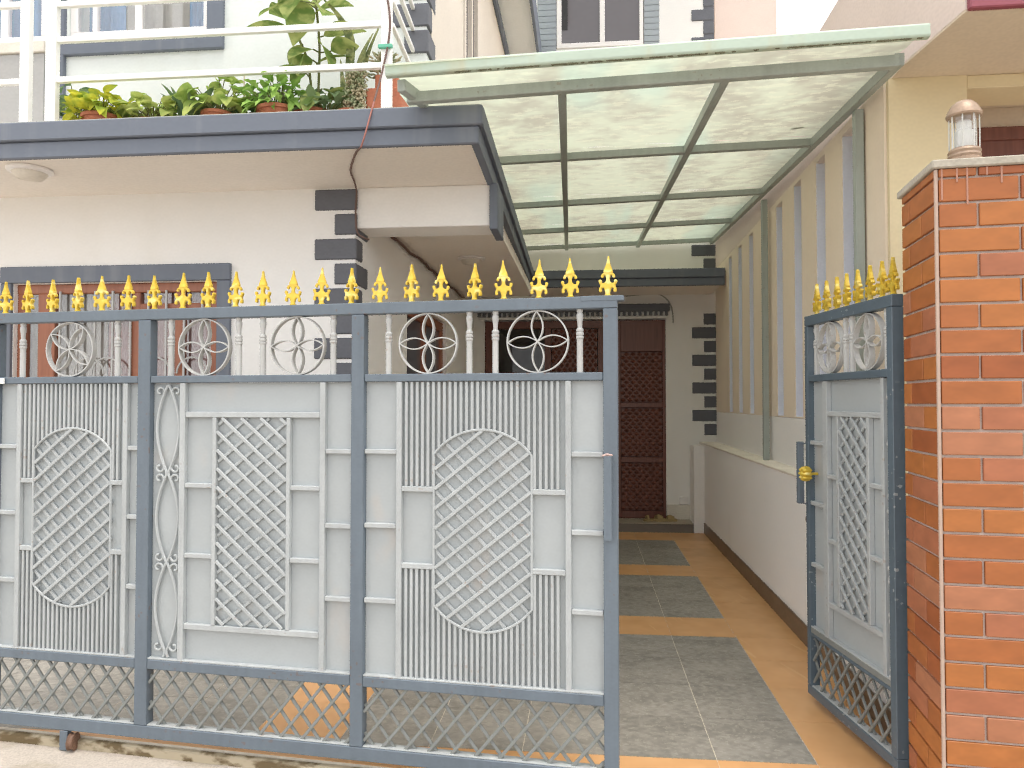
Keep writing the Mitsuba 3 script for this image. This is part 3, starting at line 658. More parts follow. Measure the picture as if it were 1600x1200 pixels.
# ------------------------------------------------------------------ sliding gate
G = thing('sliding_gate', 'wide grey steel sliding gate with gold spear tips and patterned panels', 'gate')
POSTS = [(-2.86, -2.80), (-2.059, -1.998), (-1.052, -0.997), (-0.014, 0.041)]
gate_frame(G, GM, POSTS, -2.86, 0.041, 'm_frame')
add('rail_plate', bx(-0.10, 0.066, -0.002, 0.046, 1.893, 1.9135, .002), 'm_frame', G, M=GM)
BAYS = [(-2.80, -2.059), (-1.998, -1.052), (-0.997, -0.014)]
for a, b in BAYS:
    add('frieze_rail', bx(a + .001, b - .001, 0.004, 0.046, 1.586, 1.617, .003), 'm_frame', G, M=GM)
    add('mid_rail', bx(a + .001, b - .001, 0.001, 0.049, 0.340, 0.382, .003), 'm_frame', G, M=GM)
    add('panel', bx(a + .001, b - .001, 0.031, 0.034, 0.383, 1.585, 0), 'm_sheet', G, M=GM)
for a, b in BAYS:
    add('rail_strip', bx(a + .001, b - .001, 0.004, 0.0305, 0.3825, 0.389, .001), 'm_bar', G, M=GM)
    add('rail_strip', bx(a + .001, b - .001, 0.005, 0.046, 0.0955, 0.1005, .001), 'm_bar', G, M=GM)
add('bracket', bx(-2.81, -2.752, -0.012, -0.001, 1.585, 1.612, .003), 'm_white_metal', G, M=GM)
for x in (-2.782, -2.659, -2.528, -2.393, -2.266, -2.132, -1.996, -1.856, -1.732, -1.599, -1.47, -1.33, -1.199, -1.064, -0.937, -0.799, -0.674, -0.532, -0.411, -0.269, -0.143, 0.003):
    finial(G, GM, x, 0.025, 1.911, rng.uniform(-.3, .3), rng.uniform(-.028, .028), rng.uniform(.97, 1.04))
for cx, rot in ((-0.7255, 0.0), (-0.273, 0.03), (-1.7445, 0.0), (-1.304, 0.02), (-2.424, -0.62)):
    medallion(G, GM, cx, 1.741, 0.1225, 0.025, rot)
for x in (-0.897, -0.553, -0.445, -0.106, -1.911, -1.582, -1.468, -1.143, -2.683, -2.181):
    baluster(G, GM, x, 0.025, 1.616, 1.866)
YB0, YB1 = 0.008, 0.0305
def stile(a, b, z0=0.383, z1=1.585): add('stile', bx(a, b, YB0 - .002, YB1, z0, z1, .002), 'm_bar', G, M=GM)
def rung(a, b, z, h=.019, nm='crossbar'): add(nm, bx(a, b, YB0, YB1, z - h / 2, z + h / 2, .002), 'm_bar', G, M=GM)
def oval_bay(s0, s1, s2, s3, ov, sag, bars, ladL, ladR, zo0, zo1, zr0, zr1, pitch):
    stile(s0, s1); stile(s2, s3)
    st_ = stadium((ov[0] + ov[1]) / 2, (ov[1] - ov[0]) / 2, zo0, zo1, sag)
    pts = np.array(st_.exterior.coords[:-1])
    add('oval_frame', tube(np.c_[pts[:, 0], np.full(len(pts), .013), pts[:, 1]], .0055, 6, True), 'm_bar', G, 50, GM)
    for zz in (zr0, zr1):
        rung(s1, ov[0] - .002, zz, .021); rung(ov[1] + .002, s2, zz, .021)
    for x in bars:
        col = LineString([(x, 0.383), (x, 1.585)])
        inside = col.intersection(st_.buffer(.004))
        if inside.is_empty or inside.length < .02 or x < ov[0] + .004 or x > ov[1] - .004:
            segs = [(0.383, zr0 - .011), (zr1 + .011, 1.585)]
        else:
            zz = sorted(c[1] for c in inside.coords); segs = [(0.383, zz[0]), (zz[-1], 1.585)]
        for a, b in segs: add('vertical_bar', bx(x - .0058, x + .0058, .012, .0295, a, b, .0015), 'm_bar', G, M=GM)
    inner = st_.buffer(-.003)
    lattice(G, GM, inner, pitch, 38.5, pitch, -45.5, .0135, (.009, .019), (.0195, .0295), 'm_bar')
    for a, b in (ladL, ladR):
        for z in (1.299, 0.996, 0.690): rung(a, b, z)
oval_bay(-0.857, -0.834, -0.162, -0.140, (-0.698, -0.296), .100, [-0.816 + .0231 * i for i in range(28)], (-0.995, -0.858), (-0.139, -0.016), 0.588, 1.391, 0.838, 1.149, 0.0795)
oval_bay(-2.694, -2.671, -2.137, -2.114, (-2.604, -2.198), .100, [-2.655 + .0232 * i for i in range(22)], (-2.798, -2.695), (-2.113, -2.061), 0.585, 1.384, 0.838, 1.145, 0.0795)
# middle bay: framed rectangle with lattice, ladders, scroll strip
stile(-1.854, -1.827); stile(-1.194, -1.170)
for z in (1.448, 0.533): rung(-1.826, -1.195, z, .024)
stile(-1.694, -1.676, 0.546, 1.435); stile(-1.346, -1.329, 0.546, 1.435)
for z in (1.141, 0.838): rung(-1.826, -1.695, z); rung(-1.328, -1.195, z)
for z in (1.297, 0.988, 0.687): rung(-1.169, -1.054, z)
lattice(G, GM, sbox(-1.675, 0.547, -1.347, 1.434), 0.0795, -41.0, 0.0795, 38.0, .0135, (.009, .019), (.0195, .0295), 'm_bar')
# scroll strip: two crossing wave bars and small volutes at the knots
zz = np.linspace(0.392, 1.578, 70); per = 0.388
wv = np.abs(np.sin(math.pi * (zz - 0.415) / per)) ** 0.85
for sg in (1, -1):
    xs = -1.917 + sg * 0.054 * wv
    add('scroll_bar', tube(np.c_[xs, np.full(70, .018), zz], .0062, 6), 'm_bar', G, 50, GM)
for kz in (0.415, 0.803, 1.191, 1.572):
    for sx in (1, -1):
        for sz in (1, -1):
            if not 0.40 < kz + sz * .03 < 1.575: continue
            a = np.linspace(0, 1.6 * math.pi, 16); r = np.linspace(.022, .007, 16)
            cx, cz_ = -1.917 + sx * .040, kz + sz * .024
            pts = np.c_[cx - sx * r * np.cos(a), np.full(16, .018), cz_ - sz * r * np.sin(a)]
            add('volute', tube(pts, .005, 6), 'm_bar', G, 50, GM)
# bottom lattice
for a, b in BAYS:
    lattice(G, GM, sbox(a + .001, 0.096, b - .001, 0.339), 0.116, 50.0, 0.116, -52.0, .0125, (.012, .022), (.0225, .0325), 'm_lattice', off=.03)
# handle, roller
add('handle', cat([bx(-0.010, 0.019, -0.030, -0.026, 0.976, 1.296, .001), bx(0.016, 0.020, -0.0255, -0.0005, 0.976, 1.296, .001)]), 'm_frame', G, M=GM)
add('weld_bead', cat([xf(trimesh.creation.icosphere(1, .006), np.array([[1.6, 0, 0, -0.010 + .006 * i], [0, 1, 0, -.012 + .003 * (i % 2)], [0, 0, .8, 1.297 + .002 * (i % 3)], [0, 0, 0, 1.]])) for i in range(5)]), 'm_weld', G, M=GM)
for u0 in (-2.395,):
    rl = add('roller', cat([bx(u0 - .036, u0 + .004, -0.004, 0.002, -0.046, 0.039, .002), bx(u0 - .036, u0 + .004, 0.018, 0.023, -0.046, 0.039, .002)]), 'm_frame', G, M=GM)
    wm = lathe([(.030, -.014), (.040, -.013), (.034, -.006), (.034, .006), (.040, .013), (.030, .014)], 24)
    wm.apply_scale(.95); wm.apply_transform(trimesh.transformations.rotation_matrix(math.pi / 2, [0, 1, 0])); wm.apply_transform(trimesh.transformations.rotation_matrix(.25, [0, 0, 1])); wm.apply_translation([u0 + .024, .009, -.008])
    add('wheel', wm, 'm_rust', rl, 40, GM)

# ------------------------------------------------------------------ hinged leaf (open inwards)
Lf = thing('hinged_gate_leaf', 'narrow grey steel gate leaf standing open beside the brick pillar', 'gate')
LM = frame([1.110, 3.937, 0], (0.14, -0.99))
def la(nm, m, mm='m_bar', sm=False, par=None): return add(nm, m, mm, par or Lf, sm, LM)
LW = 0.812
la('top_rail', bx(0, LW, 0, .05, 1.887, 1.937, .003), 'm_leaf_frame'); la('bottom_rail', bx(0, LW, 0, .05, .04, .085, .003), 'm_leaf_frame')
la('post', bx(0, .034, 0, .05, .086, 1.886, .003), 'm_leaf_frame'); la('post', bx(.768, LW, 0, .05, .086, 1.886, .003), 'm_leaf_frame')
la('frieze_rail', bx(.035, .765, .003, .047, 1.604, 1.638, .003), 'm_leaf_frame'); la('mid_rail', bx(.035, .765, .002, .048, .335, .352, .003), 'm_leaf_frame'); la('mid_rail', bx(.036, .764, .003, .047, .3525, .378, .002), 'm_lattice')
la('rail_strip', bx(.035, .765, .004, .0305, .3785, .385, .001)); la('rail_strip', bx(.035, .765, .005, .046, .0855, .0895, .001))
la('panel', bx(.035, .765, .031, .034, .379, 1.603, 0), 'm_sheet')
for x in (0.094, 0.198, 0.304, 0.397, 0.498, 0.603, 0.700, 0.782):
    finial(Lf, LM, x, .025, 1.936, rng.uniform(-.15, .15), 0, 1.0)
medallion(Lf, LM, 0.237, 1.762, 0.122, .025, 0.0); medallion(Lf, LM, 0.590, 1.762, 0.122, .025, 0.0)
for x in (0.085, 0.385, 0.445, 0.735): baluster(Lf, LM, x, .025, 1.638, 1.887)
def lst(a, b, z0=.379, z1=1.603): la('stile', bx(a, b, .006, .0305, z0, z1, .002))
def lru(a, b, z, h=.02): la('crossbar', bx(a, b, .008, .0305, z - h / 2, z + h / 2, .002))
lst(.178, .224); lst(.705, .728)
for z in (1.300, 0.998, 0.692): lru(.036, .177, z)
lru(.225, .704, 1.447, .024); lru(.225, .704, .540, .024)
lst(.31, .332, .553, 1.434); lst(.585, .607, .553, 1.434)
for z in (1.148, .842): lru(.225, .309, z); lru(.608, .704, z)
lattice(Lf, LM, sbox(.333, .554, .584, 1.433), .0795, -41, .0795, 40, .0135, (.008, .019), (.0195, .0295), 'm_bar')
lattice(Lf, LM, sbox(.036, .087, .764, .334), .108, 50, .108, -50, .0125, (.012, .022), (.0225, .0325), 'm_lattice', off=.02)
hd = la('handle', bx(-.125, -.095, .005, .035, .975, 1.296, .003), 'm_frame')
la('bracket', bx(-.095, -.001, .018, .022, 1.286, 1.292, 0), 'm_frame', par=hd); la('bracket', bx(-.095, -.001, .018, .022, .978, .984, 0), 'm_frame', par=hd)
an = np.linspace(0, 2 * math.pi, 20, endpoint=False)
la('latch_loop', tube(np.c_[-.022 + .024 * np.cos(an), np.full(20, .02), .905 + .018 * np.sin(an)], .003, 6, True), 'm_rust', 50)
# gold rosette knob
kn = [xf(trimesh.creation.icosphere(2, 1), np.array([[.016, 0, 0, .072], [0, .020, 0, -.040], [0, 0, .016, 1.146], [0, 0, 0, 1.]]))]
for i in range(8):
    a = i * math.pi / 4
    kn.append(xf(trimesh.creation.icosphere(2, 1), np.array([[.0118, 0, 0, .072 + .026 * math.cos(a)], [0, .026, 0, -.032], [0, 0, .0118, 1.146 + .026 * math.sin(a)], [0, 0, 0, 1.]])))
kn.append(bx(.066, .078, -.02, .03, 1.14, 1.152, .001))
k = la('knob', cat(kn), 'm_gold', 50); labels[k] = {'label': 'round gold flower shaped knob'}
for z in (.40, .42, .62, .64, .78, .80, .83, 1.0, 1.05, 1.12, 1.31, 1.55):
    la('weld_bead', xf(trimesh.creation.icosphere(1, .005), np.array([[1, 0, 0, .76 + rng.uniform(-.003, .003)], [0, 1, 0, .006], [0, 0, 2.0, z + rng.uniform(-.03, .03)], [0, 0, 0, 1.]])), 'm_iron_white')
for z in (.45, 1.55):
    la('hinge', xf(lathe([(.013, z - .05), (.013, z + .05)], 12), np.array([[1, 0, 0, .76], [0, 1, 0, .064], [0, 0, 1, 0], [0, 0, 0, 1.]])), 'm_leaf_frame', 40)

# ------------------------------------------------------------------ brick pillar and lamp
bp = thing('brick_pillar', 'gate pillar clad in orange brick tiles with pale mortar and concrete cap', 'pillar')
PM = frame([1.212, 2.72, 0], GD)
PW, PL, ZT = 0.62, 0.385, 2.312
add('core', bx(.009, PW - .009, .009, PL - .009, -.08, ZT, 0), 'm_mortar', bp, M=PM)
CH, J = 0.0877, 0.0100
def brick(x0, x1, y0, y1, z0, z1): add('brick', bx(x0, x1, y0, y1, z0, z1, .002), f'm_brick_{rng.choice([0, 0, 1, 1, 2, 3, 4])}', bp, M=PM)
for r in range(-1, 28):
    zt = 2.275 - r * CH; zb = zt - CH + J
    if r == -1: zt, zb = ZT - .001, 2.275 + J - .001
    if zb < -.08: break
    if r % 2 == 0: xs, ys = [.0115, .268, .525, .615], [.0115, .285, .38]
    else: xs, ys = [.0115, .138, .395, .615], [.0115, .150, .38]
    for a, b in zip(xs, xs[1:]):
        if b - a > .02: brick(a + .001, b - J + .002, -.001 - rng.uniform(0, .0012), .02, zb, zt)
    for a, b in zip(ys, ys[1:]):
        if b - a > .02: brick(-.001 - rng.uniform(0, .0012), .02, a + .001, b - J + .002, zb, zt)
add('corner_bead', bx(-.0022, .0085, -.0022, .0085, -.08, ZT - .001, .002), 'm_bead', bp, M=PM)
cap = bx(-.012, PW + .012, -.014, PL + .014, ZT + .0005, ZT + .030, .004).subdivide_to_size(.05)
cap.vertices += 0.0035 * (np.random.RandomState(3).rand(*cap.vertices.shape) - .5) * 0
add('cap', cap, 'm_cap', bp, M=PM)
for i, (x, l) in enumerate(((.018, .11), (.066, .05), (.098, .13), (.205, .06), (.16, .03), (.32, .09))):
    add('mortar_drip', bx(x, x + .006, -.0042, .0, ZT - l, ZT, .001), 'm_drip', bp, M=PM)

lp = thing('pillar_lantern', 'round copper topped glass lantern standing on the brick pillar', 'lamp')
LO = PM @ np.array([[.70, 0, 0, .118], [0, .70, 0, .066], [0, 0, 1.0, ZT + .031], [0, 0, 0, 1.]])
add('base', lathe([(.080, 0), (.080, .014), (.072, .018), (.076, .026), (.072, .034), (.076, .042), (.070, .050), (.060, .054)], 28), 'm_copper', lp, 30, LO)
gl_ = trimesh.creation.cylinder(radius=.058, height=.115, sections=36, cap=False) if False else tube([[0, 0, .05], [0, 0, .17]], .058, 32)
gv = np.array([[.058 * math.cos(a), .058 * math.sin(a), z] for z in (.052, .168) for a in np.arange(32) * 2 * math.pi / 32])
gf = [q for i in range(32) for q in ([i, (i + 1) % 32, 32 + (i + 1) % 32], [i, 32 + (i + 1) % 32, 32 + i])]
add('glass', trimesh.Trimesh(gv, gf, process=False), 'm_lamp_glass', lp, True, LO)
add('bulb', lathe([(.040, .054), (.044, .07), (.044, .115), (.034, .122), (.036, .13), (.034, .138), (.036, .146), (.030, .152)], 20), 'm_bulb', lp, 40, LO)
for i in range(8):
    a = i * math.pi / 4 + .35
    add('cage_bar', tube([[.066 * math.cos(a), .066 * math.sin(a), .048], [.067 * math.cos(a), .067 * math.sin(a), .11], [.066 * math.cos(a), .066 * math.sin(a), .172]], .0035, 6), 'm_bulb', lp, 50, LO)
add('dome', lathe([(.078, .166), (.082, .172), (.076, .186), (.062, .205), (.040, .220), (.015, .227)], 28), 'm_copper', lp, 40, LO)

# ------------------------------------------------------------------ balcony railing
rl_ = thing('balcony_railing', 'white steel balcony railing above the grey balcony edge', 'railing')
def rp(x, z1=4.4, w=.026, y=3.76): add('post', bx(x - w, x + w, y - .02, y + .02, 2.989, z1, .003), 'm_white_metal', rl_)
rp(-1.022); rp(-2.877, w=.030); rp(-3.030, w=.026)
for z, a, b in ((3.466, -2.846, -1.05), (3.247, -2.846, -1.05), (3.66, -2.846, -1.05), (3.88, -2.846, -1.05), (3.672, -5.2, -3.06), (3.247, -5.2, -3.06), (3.9, -5.2, -3.06)):
    add('rail', bx(a, b, 3.746, 3.774, z - .015, z + .015, .002), 'm_white_metal', rl_)
for z in (3.47, 3.60, 3.73, 3.86):
    add('side_rail', beam3((-1.0, 3.78, z), (-1.03, 4.38, z + .02), .022, .024), 'm_pvc', rl_)

# ------------------------------------------------------------------ cables, sandals
ck = thing('loose_cable', 'thin brown cable hanging from the railing post across the grey fascia and soffit', 'cable')
add('upper_run', tube(smooth_path([(-1.06, 3.73, 4.1), (-1.04, 3.735, 3.75), (-1.00, 3.73, 3.5), (-1.005, 3.728, 3.36), (-1.035, 3.72, 3.20), (-1.06, 3.66, 3.02)]), .0055, 6), 'm_cable', ck, 60)
add('middle_run', tube(smooth_path([(-1.06, 3.66, 3.02), (-1.075, 3.636, 2.93), (-1.10, 3.636, 2.84), (-1.125, 3.655, 2.788)]), .0048, 6), 'm_cable_red', ck, 60)
add('soffit_run', tube(smooth_path([(-1.125, 3.655, 2.788), (-1.18, 3.75, 2.793), (-1.235, 3.87, 2.793), (-1.305, 4.05, 2.793), (-1.345, 4.25, 2.79), (-1.372, 4.375, 2.76), (-1.378, 4.376, 2.655), (-1.368, 4.376, 2.53), (-1.33, 4.38, 2.495), (-1.30, 4.40, 2.485)]), .0058, 6), 'm_cable', ck, 60)
add('tie', bx(-1.06, -0.985, 3.722, 3.742, 3.325, 3.345, .003), 'm_tape', ck)
rs = np.random.RandomState(2)
ys = np.linspace(4.75, 8.3, 26)
pc = thing('porch_cable', 'dark cable running along the porch ceiling corner behind the gate spikes', 'cable')
add('run', tube(smooth_path([(XC + .02 + .012 * rs.rand(), y, 2.685 - .02 * rs.rand()) for y in ys], 3), .011, 6), 'm_cable', pc, 60)
cd = thing('conduit', 'thin grey conduit curving above the brown door at the porch end', 'conduit')
add('run', tube(smooth_path([(0.35, YR - .012, 2.775), (0.60, YR - .012, 2.80), (0.83, YR - .012, 2.815), (0.95, YR - .012, 2.77), (1.02, YR - .012, 2.68), (1.045, YR - .012, 2.58), (1.052, YR - .012, 2.46)]), .008, 6), 'm_concrete_edge', cd, 60)
for x, y, rot, lb in ((0.80, 8.98, 0.35, 'left one of the tan sandals on the door step'), (0.93, 8.965, 0.15, 'right one of the tan sandals on the door step')):
    s = thing('sandal', lb, 'sandal')
    M = frame([x, y, 0.1085], (math.cos(rot), math.sin(rot)))
    sole = Polygon([(-.12, -.03), (-.08, -.038), (.0, -.033), (.07, -.045), (.12, -.03), (.135, 0), (.12, .03), (.07, .042), (0, .03), (-.08, .034), (-.12, .025)]).buffer(.008)
    m = prism(sole, .022); add('sole', m, 'm_sandal', s, 30, M)
    a = np.linspace(0, math.pi, 12)
    sv = np.array([[xx, .046 * math.cos(t), .02 + hh * math.sin(t)] for xx, hh in ((.02, .045), (.06, .055), (.10, .035)) for t in a])
    sf = [q for i in range(2) for j in range(11) for q in ([i * 12 + j, i * 12 + j + 1, (i + 1) * 12 + j + 1], [i * 12 + j, (i + 1) * 12 + j + 1, (i + 1) * 12 + j])]
    add('strap', trimesh.Trimesh(sv, sf, process=False), 'm_sandal', s, True, M)
    sv2 = np.array([[-.10 + .05 * math.sin(t) * 0, .040 * math.cos(t), .02 + .05 * math.sin(t)] for t in a] + [[-.075, .040 * math.cos(t), .02 + .05 * math.sin(t)] for t in a])
    add('heel_strap', trimesh.Trimesh(sv2, [q for j in range(11) for q in ([j, j + 1, 12 + j + 1], [j, 12 + j + 1, 12 + j])], process=False), 'm_sandal', s, True, M)

# ------------------------------------------------------------------ balcony plants
ZS = 2.989
def leaf_mesh(L, W, droop=0.3, fold=0.35, shape='oval', n=9):
    """a leaf along +x, its midrib bending down; folded along the midrib"""
    t = np.linspace(0, 1, n)
    if shape == 'oval': wd = np.sin(math.pi * t ** 0.8) ** 0.9
    elif shape == 'heart': wd = np.where(t < .25, (t / .25) ** .5, np.cos((t - .25) / .75 * math.pi / 2) ** .8)
    elif shape == 'blade': wd = np.clip(1.3 * (1 - t) ** .55, 0, 1) * (0.75 + .25 * np.sin(math.pi * t))
    else: wd = np.sin(math.pi * t ** .7) * (0.72 + .28 * np.cos(t * 5 * math.pi))
    wd = np.maximum(wd, .02) * W / 2
    ang = -droop * t * 1.6; dx = np.cos(ang); dz = np.sin(ang)
    x = np.r_[0, np.cumsum((dx[1:] + dx[:-1]) / 2)] * L / (n - 1); z = np.r_[0, np.cumsum((dz[1:] + dz[:-1]) / 2)] * L / (n - 1)
    v = []
    for k in range(n):
        for s in (-1, -.5, 0, .5, 1):
            v.append([x[k], s * wd[k] * math.cos(fold), z[k] + abs(s) * wd[k] * math.sin(fold)])
    f = []
    for k in range(n - 1):
        for j in range(4):
            a = k * 5 + j; f += [[a, a + 1, a + 6], [a, a + 6, a + 5]]
    return trimesh.Trimesh(v, f, process=False)
def orient(p, az, el, roll=0.0, s=1.0):
    M = trimesh.transformations.euler_matrix(roll, -el, az, 'sxyz'); M[:3, :3] *= s; M[:3, 3] = p; return M
def pot(k, x, y, r=.085, h=.11, m='m_terracotta'):
    M = np.array([[1, 0, 0, x], [0, 1, 0, y], [0, 0, 1, ZS], [0, 0, 0, 1.]])
    p = add('pot', lathe([(r * .72, 0), (r * .97, h * .82), (r * 1.08, h * .82), (r * 1.1, h), (r * .98, h), (r * .95, h * .9)], 28), m, k, 35, M)
    add('soil', lathe([(r * .94, h * .86), (r * .94, h * .90)], 20), 'm_soil', p, False, M)
def bush(name, label, x, y, n, R, H, L, W, m, shape, seed, potr=.085, poth=.10, z0=.09, el=(-.5, .9), stems=True, potm='m_terracotta'):
    k = thing(name, label, 'potted plant', 'potted plants along the balcony')
    pot(k, x, y, potr, poth, potm); r = random.Random(seed); base = np.array([x, y, ZS + z0]); sp = []
    for i in range(n):
        a = r.uniform(0, 2 * math.pi); q = math.sqrt(r.random()); hh = r.random()
        p = base + np.array([R * q * math.cos(a), R * .8 * q * math.sin(a), H * (1 - .55 * q * q) * (0.25 + .75 * hh)])
        s = r.uniform(.75, 1.2)
        add('leaf', leaf_mesh(L * s, W * s, r.uniform(.2, .8), r.uniform(.15, .45), shape), m, k, True, orient(p, a + r.uniform(-.7, .7), r.uniform(*el), r.uniform(-.5, .5)))
        sp.append(tube(smooth_path([base + np.array([.3 * R * q * math.cos(a), .3 * R * q * math.sin(a), -.03]), (base * .5 + p * .5) + [0, 0, .01], p], 4), .0025, 5))
    if stems: add('stems', cat(sp), 'm_stem', k, 60)
    return k
bush('croton_pot', 'bushy yellow green potted plant in terracotta bowl between the two railing posts and second bush', -2.68, 3.90, 100, .155, .21, .085, .058, 'm_leaf_yellow', 'oval', 1, .10, .10, .05, (-.6, .9))
bush('croton_pot', 'second yellow green bushy plant, beside the yellow one on the balcony', -2.40, 3.93, 92, .16, .19, .085, .055, 'm_leaf_lime', 'oval', 2, .09, .07, .05, (-.5, .9))
bush('rubber_plant', 'small dark plant with drooping leaves behind the left railing post', -2.93, 4.02, 16, .07, .30, .11, .055, 'm_leaf_dark', 'oval', 3, .08, .07)
bush('spiky_plant', 'dark plant with upright pointed leaves right of the yellow bushes', -2.19, 3.95, 26, .07, .08, .20, .05, 'm_leaf_dark', 'blade', 4, .08, .07, .05, (.6, 1.4))
bush('heart_leaf_plant', 'pale green plant with broad heart shaped leaves beside a thin stake', -2.01, 3.90, 70, .15, .29, .095, .085, 'm_leaf_lime', 'heart', 5, .08, .095, .05, (-.6, .9))
bush('shade_plant', 'dark green leafy plant around the thin stake on the balcony', -1.85, 4.02, 44, .12, .17, .09, .065, 'm_leaf_dark', 'heart', 6, .08, .07, .05)
bush('lobed_plant', 'bright green plant with lobed leaves in a wide terracotta bowl', -1.66, 3.90, 86, .165, .24, .11, .065, 'm_leaf_green', 'lobed', 7, .11, .10, .06, (-.6, .9))
bush('undergrowth_pot', 'low dark leafy plant under the tall variegated plant', -1.42, 3.97, 64, .16, .19, .10, .055, 'm_leaf_dark', 'oval', 8, .10, .07, .05)
sk = thing('plant_stake', 'thin wooden stake standing among the pale heart leaved plants', 'stake')
add('stick', tube([[-1.885, 3.95, ZS + .02], [-1.882, 3.95, ZS + .34]], .004, 6), 'm_tan', sk)
# tall broad leaved plant
k = thing('tall_plant', 'tall plant with large broad variegated green leaves rising through the railing', 'potted plant', 'potted plants along the balcony')
pot(k, -1.48, 3.95, .09, .10)
stem = {0: smooth_path([(-1.49, 3.95, ZS + .08), (-1.50, 3.95, 3.25), (-1.53, 3.94, 3.42), (-1.62, 3.92, 3.60)]), 1: smooth_path([(-1.46, 3.95, ZS + .08), (-1.455, 3.95, 3.3), (-1.45, 3.94, 3.48), (-1.47, 3.92, 3.75)])}
for s in stem.values(): add('stem', tube(s, .007, 7), 'm_stem', k, 60)
big = [((-1.62, 3.92, 3.56), 3.3, .15, .24, .085), ((-1.60, 3.9, 3.60), 2.5, .6, .2, .12), ((-1.56, 3.88, 3.62), 1.9, .9, .24, .12), ((-1.50, 3.86, 3.66), -1.6, -1.0, .26, .12),
       ((-1.46, 3.90, 3.62), .6, .7, .22, .13), ((-1.47, 3.92, 3.66), 1.2, 1.0, .2, .11), ((-1.42, 3.92, 3.50), .15, .45, .22, .12), ((-1.44, 3.9, 3.46), -.5, -.7, .2, .12), ((-1.47, 3.9, 3.42), -2.2, -.4, .16, .11),
       ((-1.47, 3.9, 3.36), 3.5, -.6, .17, .12), ((-1.45, 3.9, 3.34), .1, .5, .19, .06), ((-1.50, 3.88, 3.28), 3.6, .1, .18, .07), ((-1.44, 3.86, 3.17), -1.9, -.9, .15, .09), ((-1.42, 3.9, 3.20), .3, -.3, .14, .08),
       ((-1.53, 3.9, 3.45), 2.6, -.3, .14, .08), ((-1.40, 3.93, 3.15), -.2, .4, .16, .07), ((-1.58, 3.9, 3.70), 3.0, .5, .2, .11), ((-1.44, 3.95, 3.72), .8, .8, .2, .12), ((-1.55, 3.88, 3.68), -1.2, .2, .22, .12), ((-1.52, 3.86, 3.74), -1.8, -.8, .26, .13), ((-1.60, 3.87, 3.66), -2.2, -.5, .2, .12), ((-1.44, 3.88, 3.64), -.9, -.3, .2, .12), ((-1.38, 3.93, 3.42), -.1, .3, .16, .10), ((-1.51, 3.87, 3.38), -1.9, -.9, .15, .09)]
r = random.Random(9)
for p, az, el, L, W in big:
    add('leaf', leaf_mesh(L * 1.1, W * 1.3, r.uniform(.2, .5), .2, 'oval', 12), 'm_leaf_tall', k, True, orient(p, az, el, r.uniform(-.5, .5)))
    near = min((np.linalg.norm(q - p), tuple(q)) for s in stem.values() for q in s)[1]
    if np.linalg.norm(np.array(near) - p) > .02: add('petiole', tube([near, p], .004, 6), 'm_stem', k)
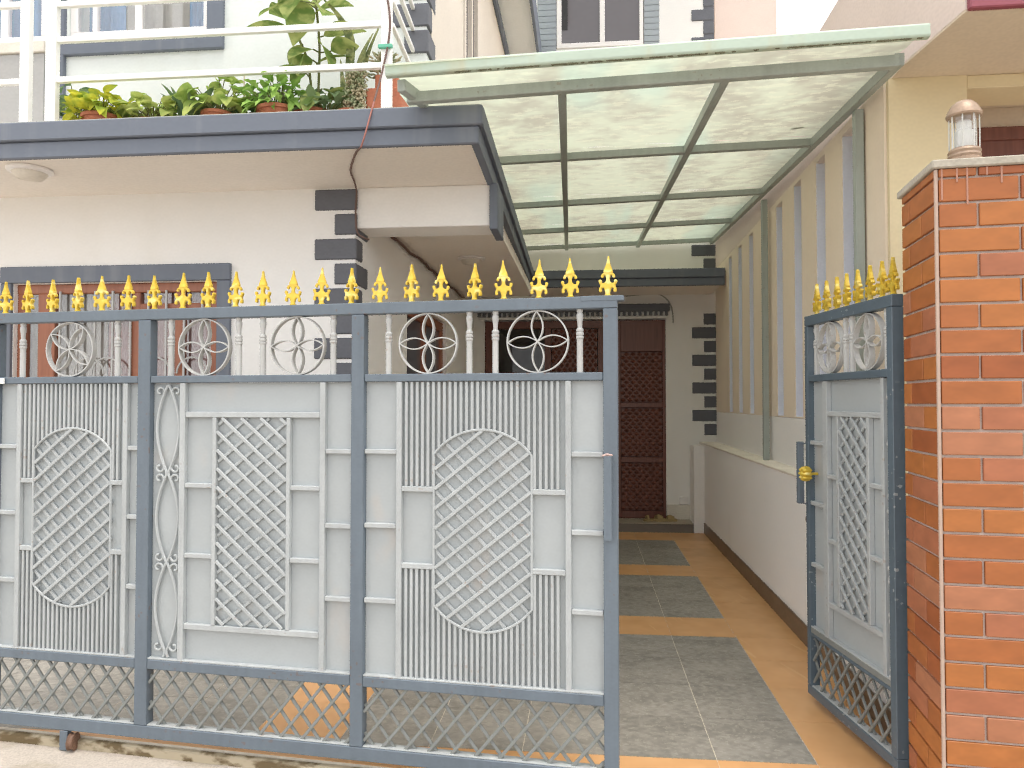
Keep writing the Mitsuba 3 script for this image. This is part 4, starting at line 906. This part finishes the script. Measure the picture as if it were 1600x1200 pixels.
# snake plant
k = thing('snake_plant', 'snake plant with long banded sword leaves near the corner post', 'potted plant', 'potted plants along the balcony')
pot(k, -1.27, 3.95, .08, .09)
def sword(path, W, seed):
    P = smooth_path(path, 8); n = len(P); t = np.linspace(0, 1, n); wd = W / 2 * np.clip((1 - t) * 2.4, 0, 1) ** .6 * (.7 + .3 * np.sin(math.pi * np.clip(t * 1.3, 0, 1)))
    side = np.array([.93, -.36, 0]); nrm = np.array([.36, .93, 0])
    v = np.vstack([[p - side * w_, p + nrm * w_ * .35, p + side * w_] for p, w_ in zip(P, np.maximum(wd, .001))])
    f = [q for i in range(n - 1) for j in range(2) for q in ([i * 3 + j, i * 3 + j + 1, i * 3 + j + 4], [i * 3 + j, i * 3 + j + 4, i * 3 + j + 3])]
    return trimesh.Trimesh(v, f, process=False)
for i, pth in enumerate([[(-1.27, 3.94, ZS + .07), (-1.275, 3.93, 3.30), (-1.27, 3.92, 3.47), (-1.33, 3.91, 3.60), (-1.42, 3.90, 3.70)], [(-1.25, 3.96, ZS + .07), (-1.235, 3.96, 3.25), (-1.21, 3.95, 3.40), (-1.15, 3.95, 3.52)],
                         [(-1.24, 3.97, ZS + .07), (-1.22, 3.97, 3.28), (-1.18, 3.96, 3.42), (-1.10, 3.96, 3.60)], [(-1.30, 3.95, ZS + .07), (-1.315, 3.95, 3.2), (-1.33, 3.94, 3.38)]]):
    add('leaf', sword(pth, .062 if i < 2 else .045, i), 'm_leaf_snake', k, True)
# succulent in stacked terracotta pots by the corner post
k = thing('succulent_pot', 'trailing succulent in square terracotta pot beside the corner railing post', 'potted plant', 'potted plants along the balcony')
p = add('pot', cat([bx(-1.165, -0.965, 3.86, 4.03, ZS, ZS + .19, .008), bx(-1.12, -1.00, 3.88, 4.01, ZS + .191, ZS + .27, .006)]), 'm_terracotta', k)
rs = np.random.RandomState(8); bl = []
for (x0, y0) in [(-1.27, 3.88), (-1.235, 3.86), (-1.20, 3.86), (-1.17, 3.85), (-1.215, 3.9), (-1.25, 3.92)]:
    for q in np.linspace(0, 1, 26):
        for _ in range(3):
            c = np.array([x0 + .014 * rs.randn() * .8, y0 + .014 * rs.randn() * .8, ZS + .30 - .26 * q * (0.8 + .2 * rs.rand())])
            bl.append(xf(trimesh.creation.icosphere(0, 1), orient(c, rs.rand() * 6, -.6, 0, 1) @ np.diag([.012, .0055, .0055, 1])))
kk = add('trailing_stems', cat(bl), 'm_leaf_succ', k, 60); labels[kk] = {'label': 'trailing beaded stems of the succulent', 'kind': 'stuff'}
bl = []
for i in range(150):
    a = rs.rand() * 6.28; q = rs.rand() ** .5; c = np.array([-1.08 + .095 * q * math.cos(a), 3.93 + .07 * q * math.sin(a), ZS + .28 + .17 * rs.rand() * (1 - q * .5)])
    bl.append(xf(trimesh.creation.icosphere(0, 1), orient(c, a, .9 * rs.rand(), 0, 1) @ np.diag([.022, .006, .006, 1])))
kk = add('fleshy_leaves', cat(bl), 'm_leaf_succ', k, 60); labels[kk] = {'label': 'stubby fleshy leaves above the pot', 'kind': 'stuff'}
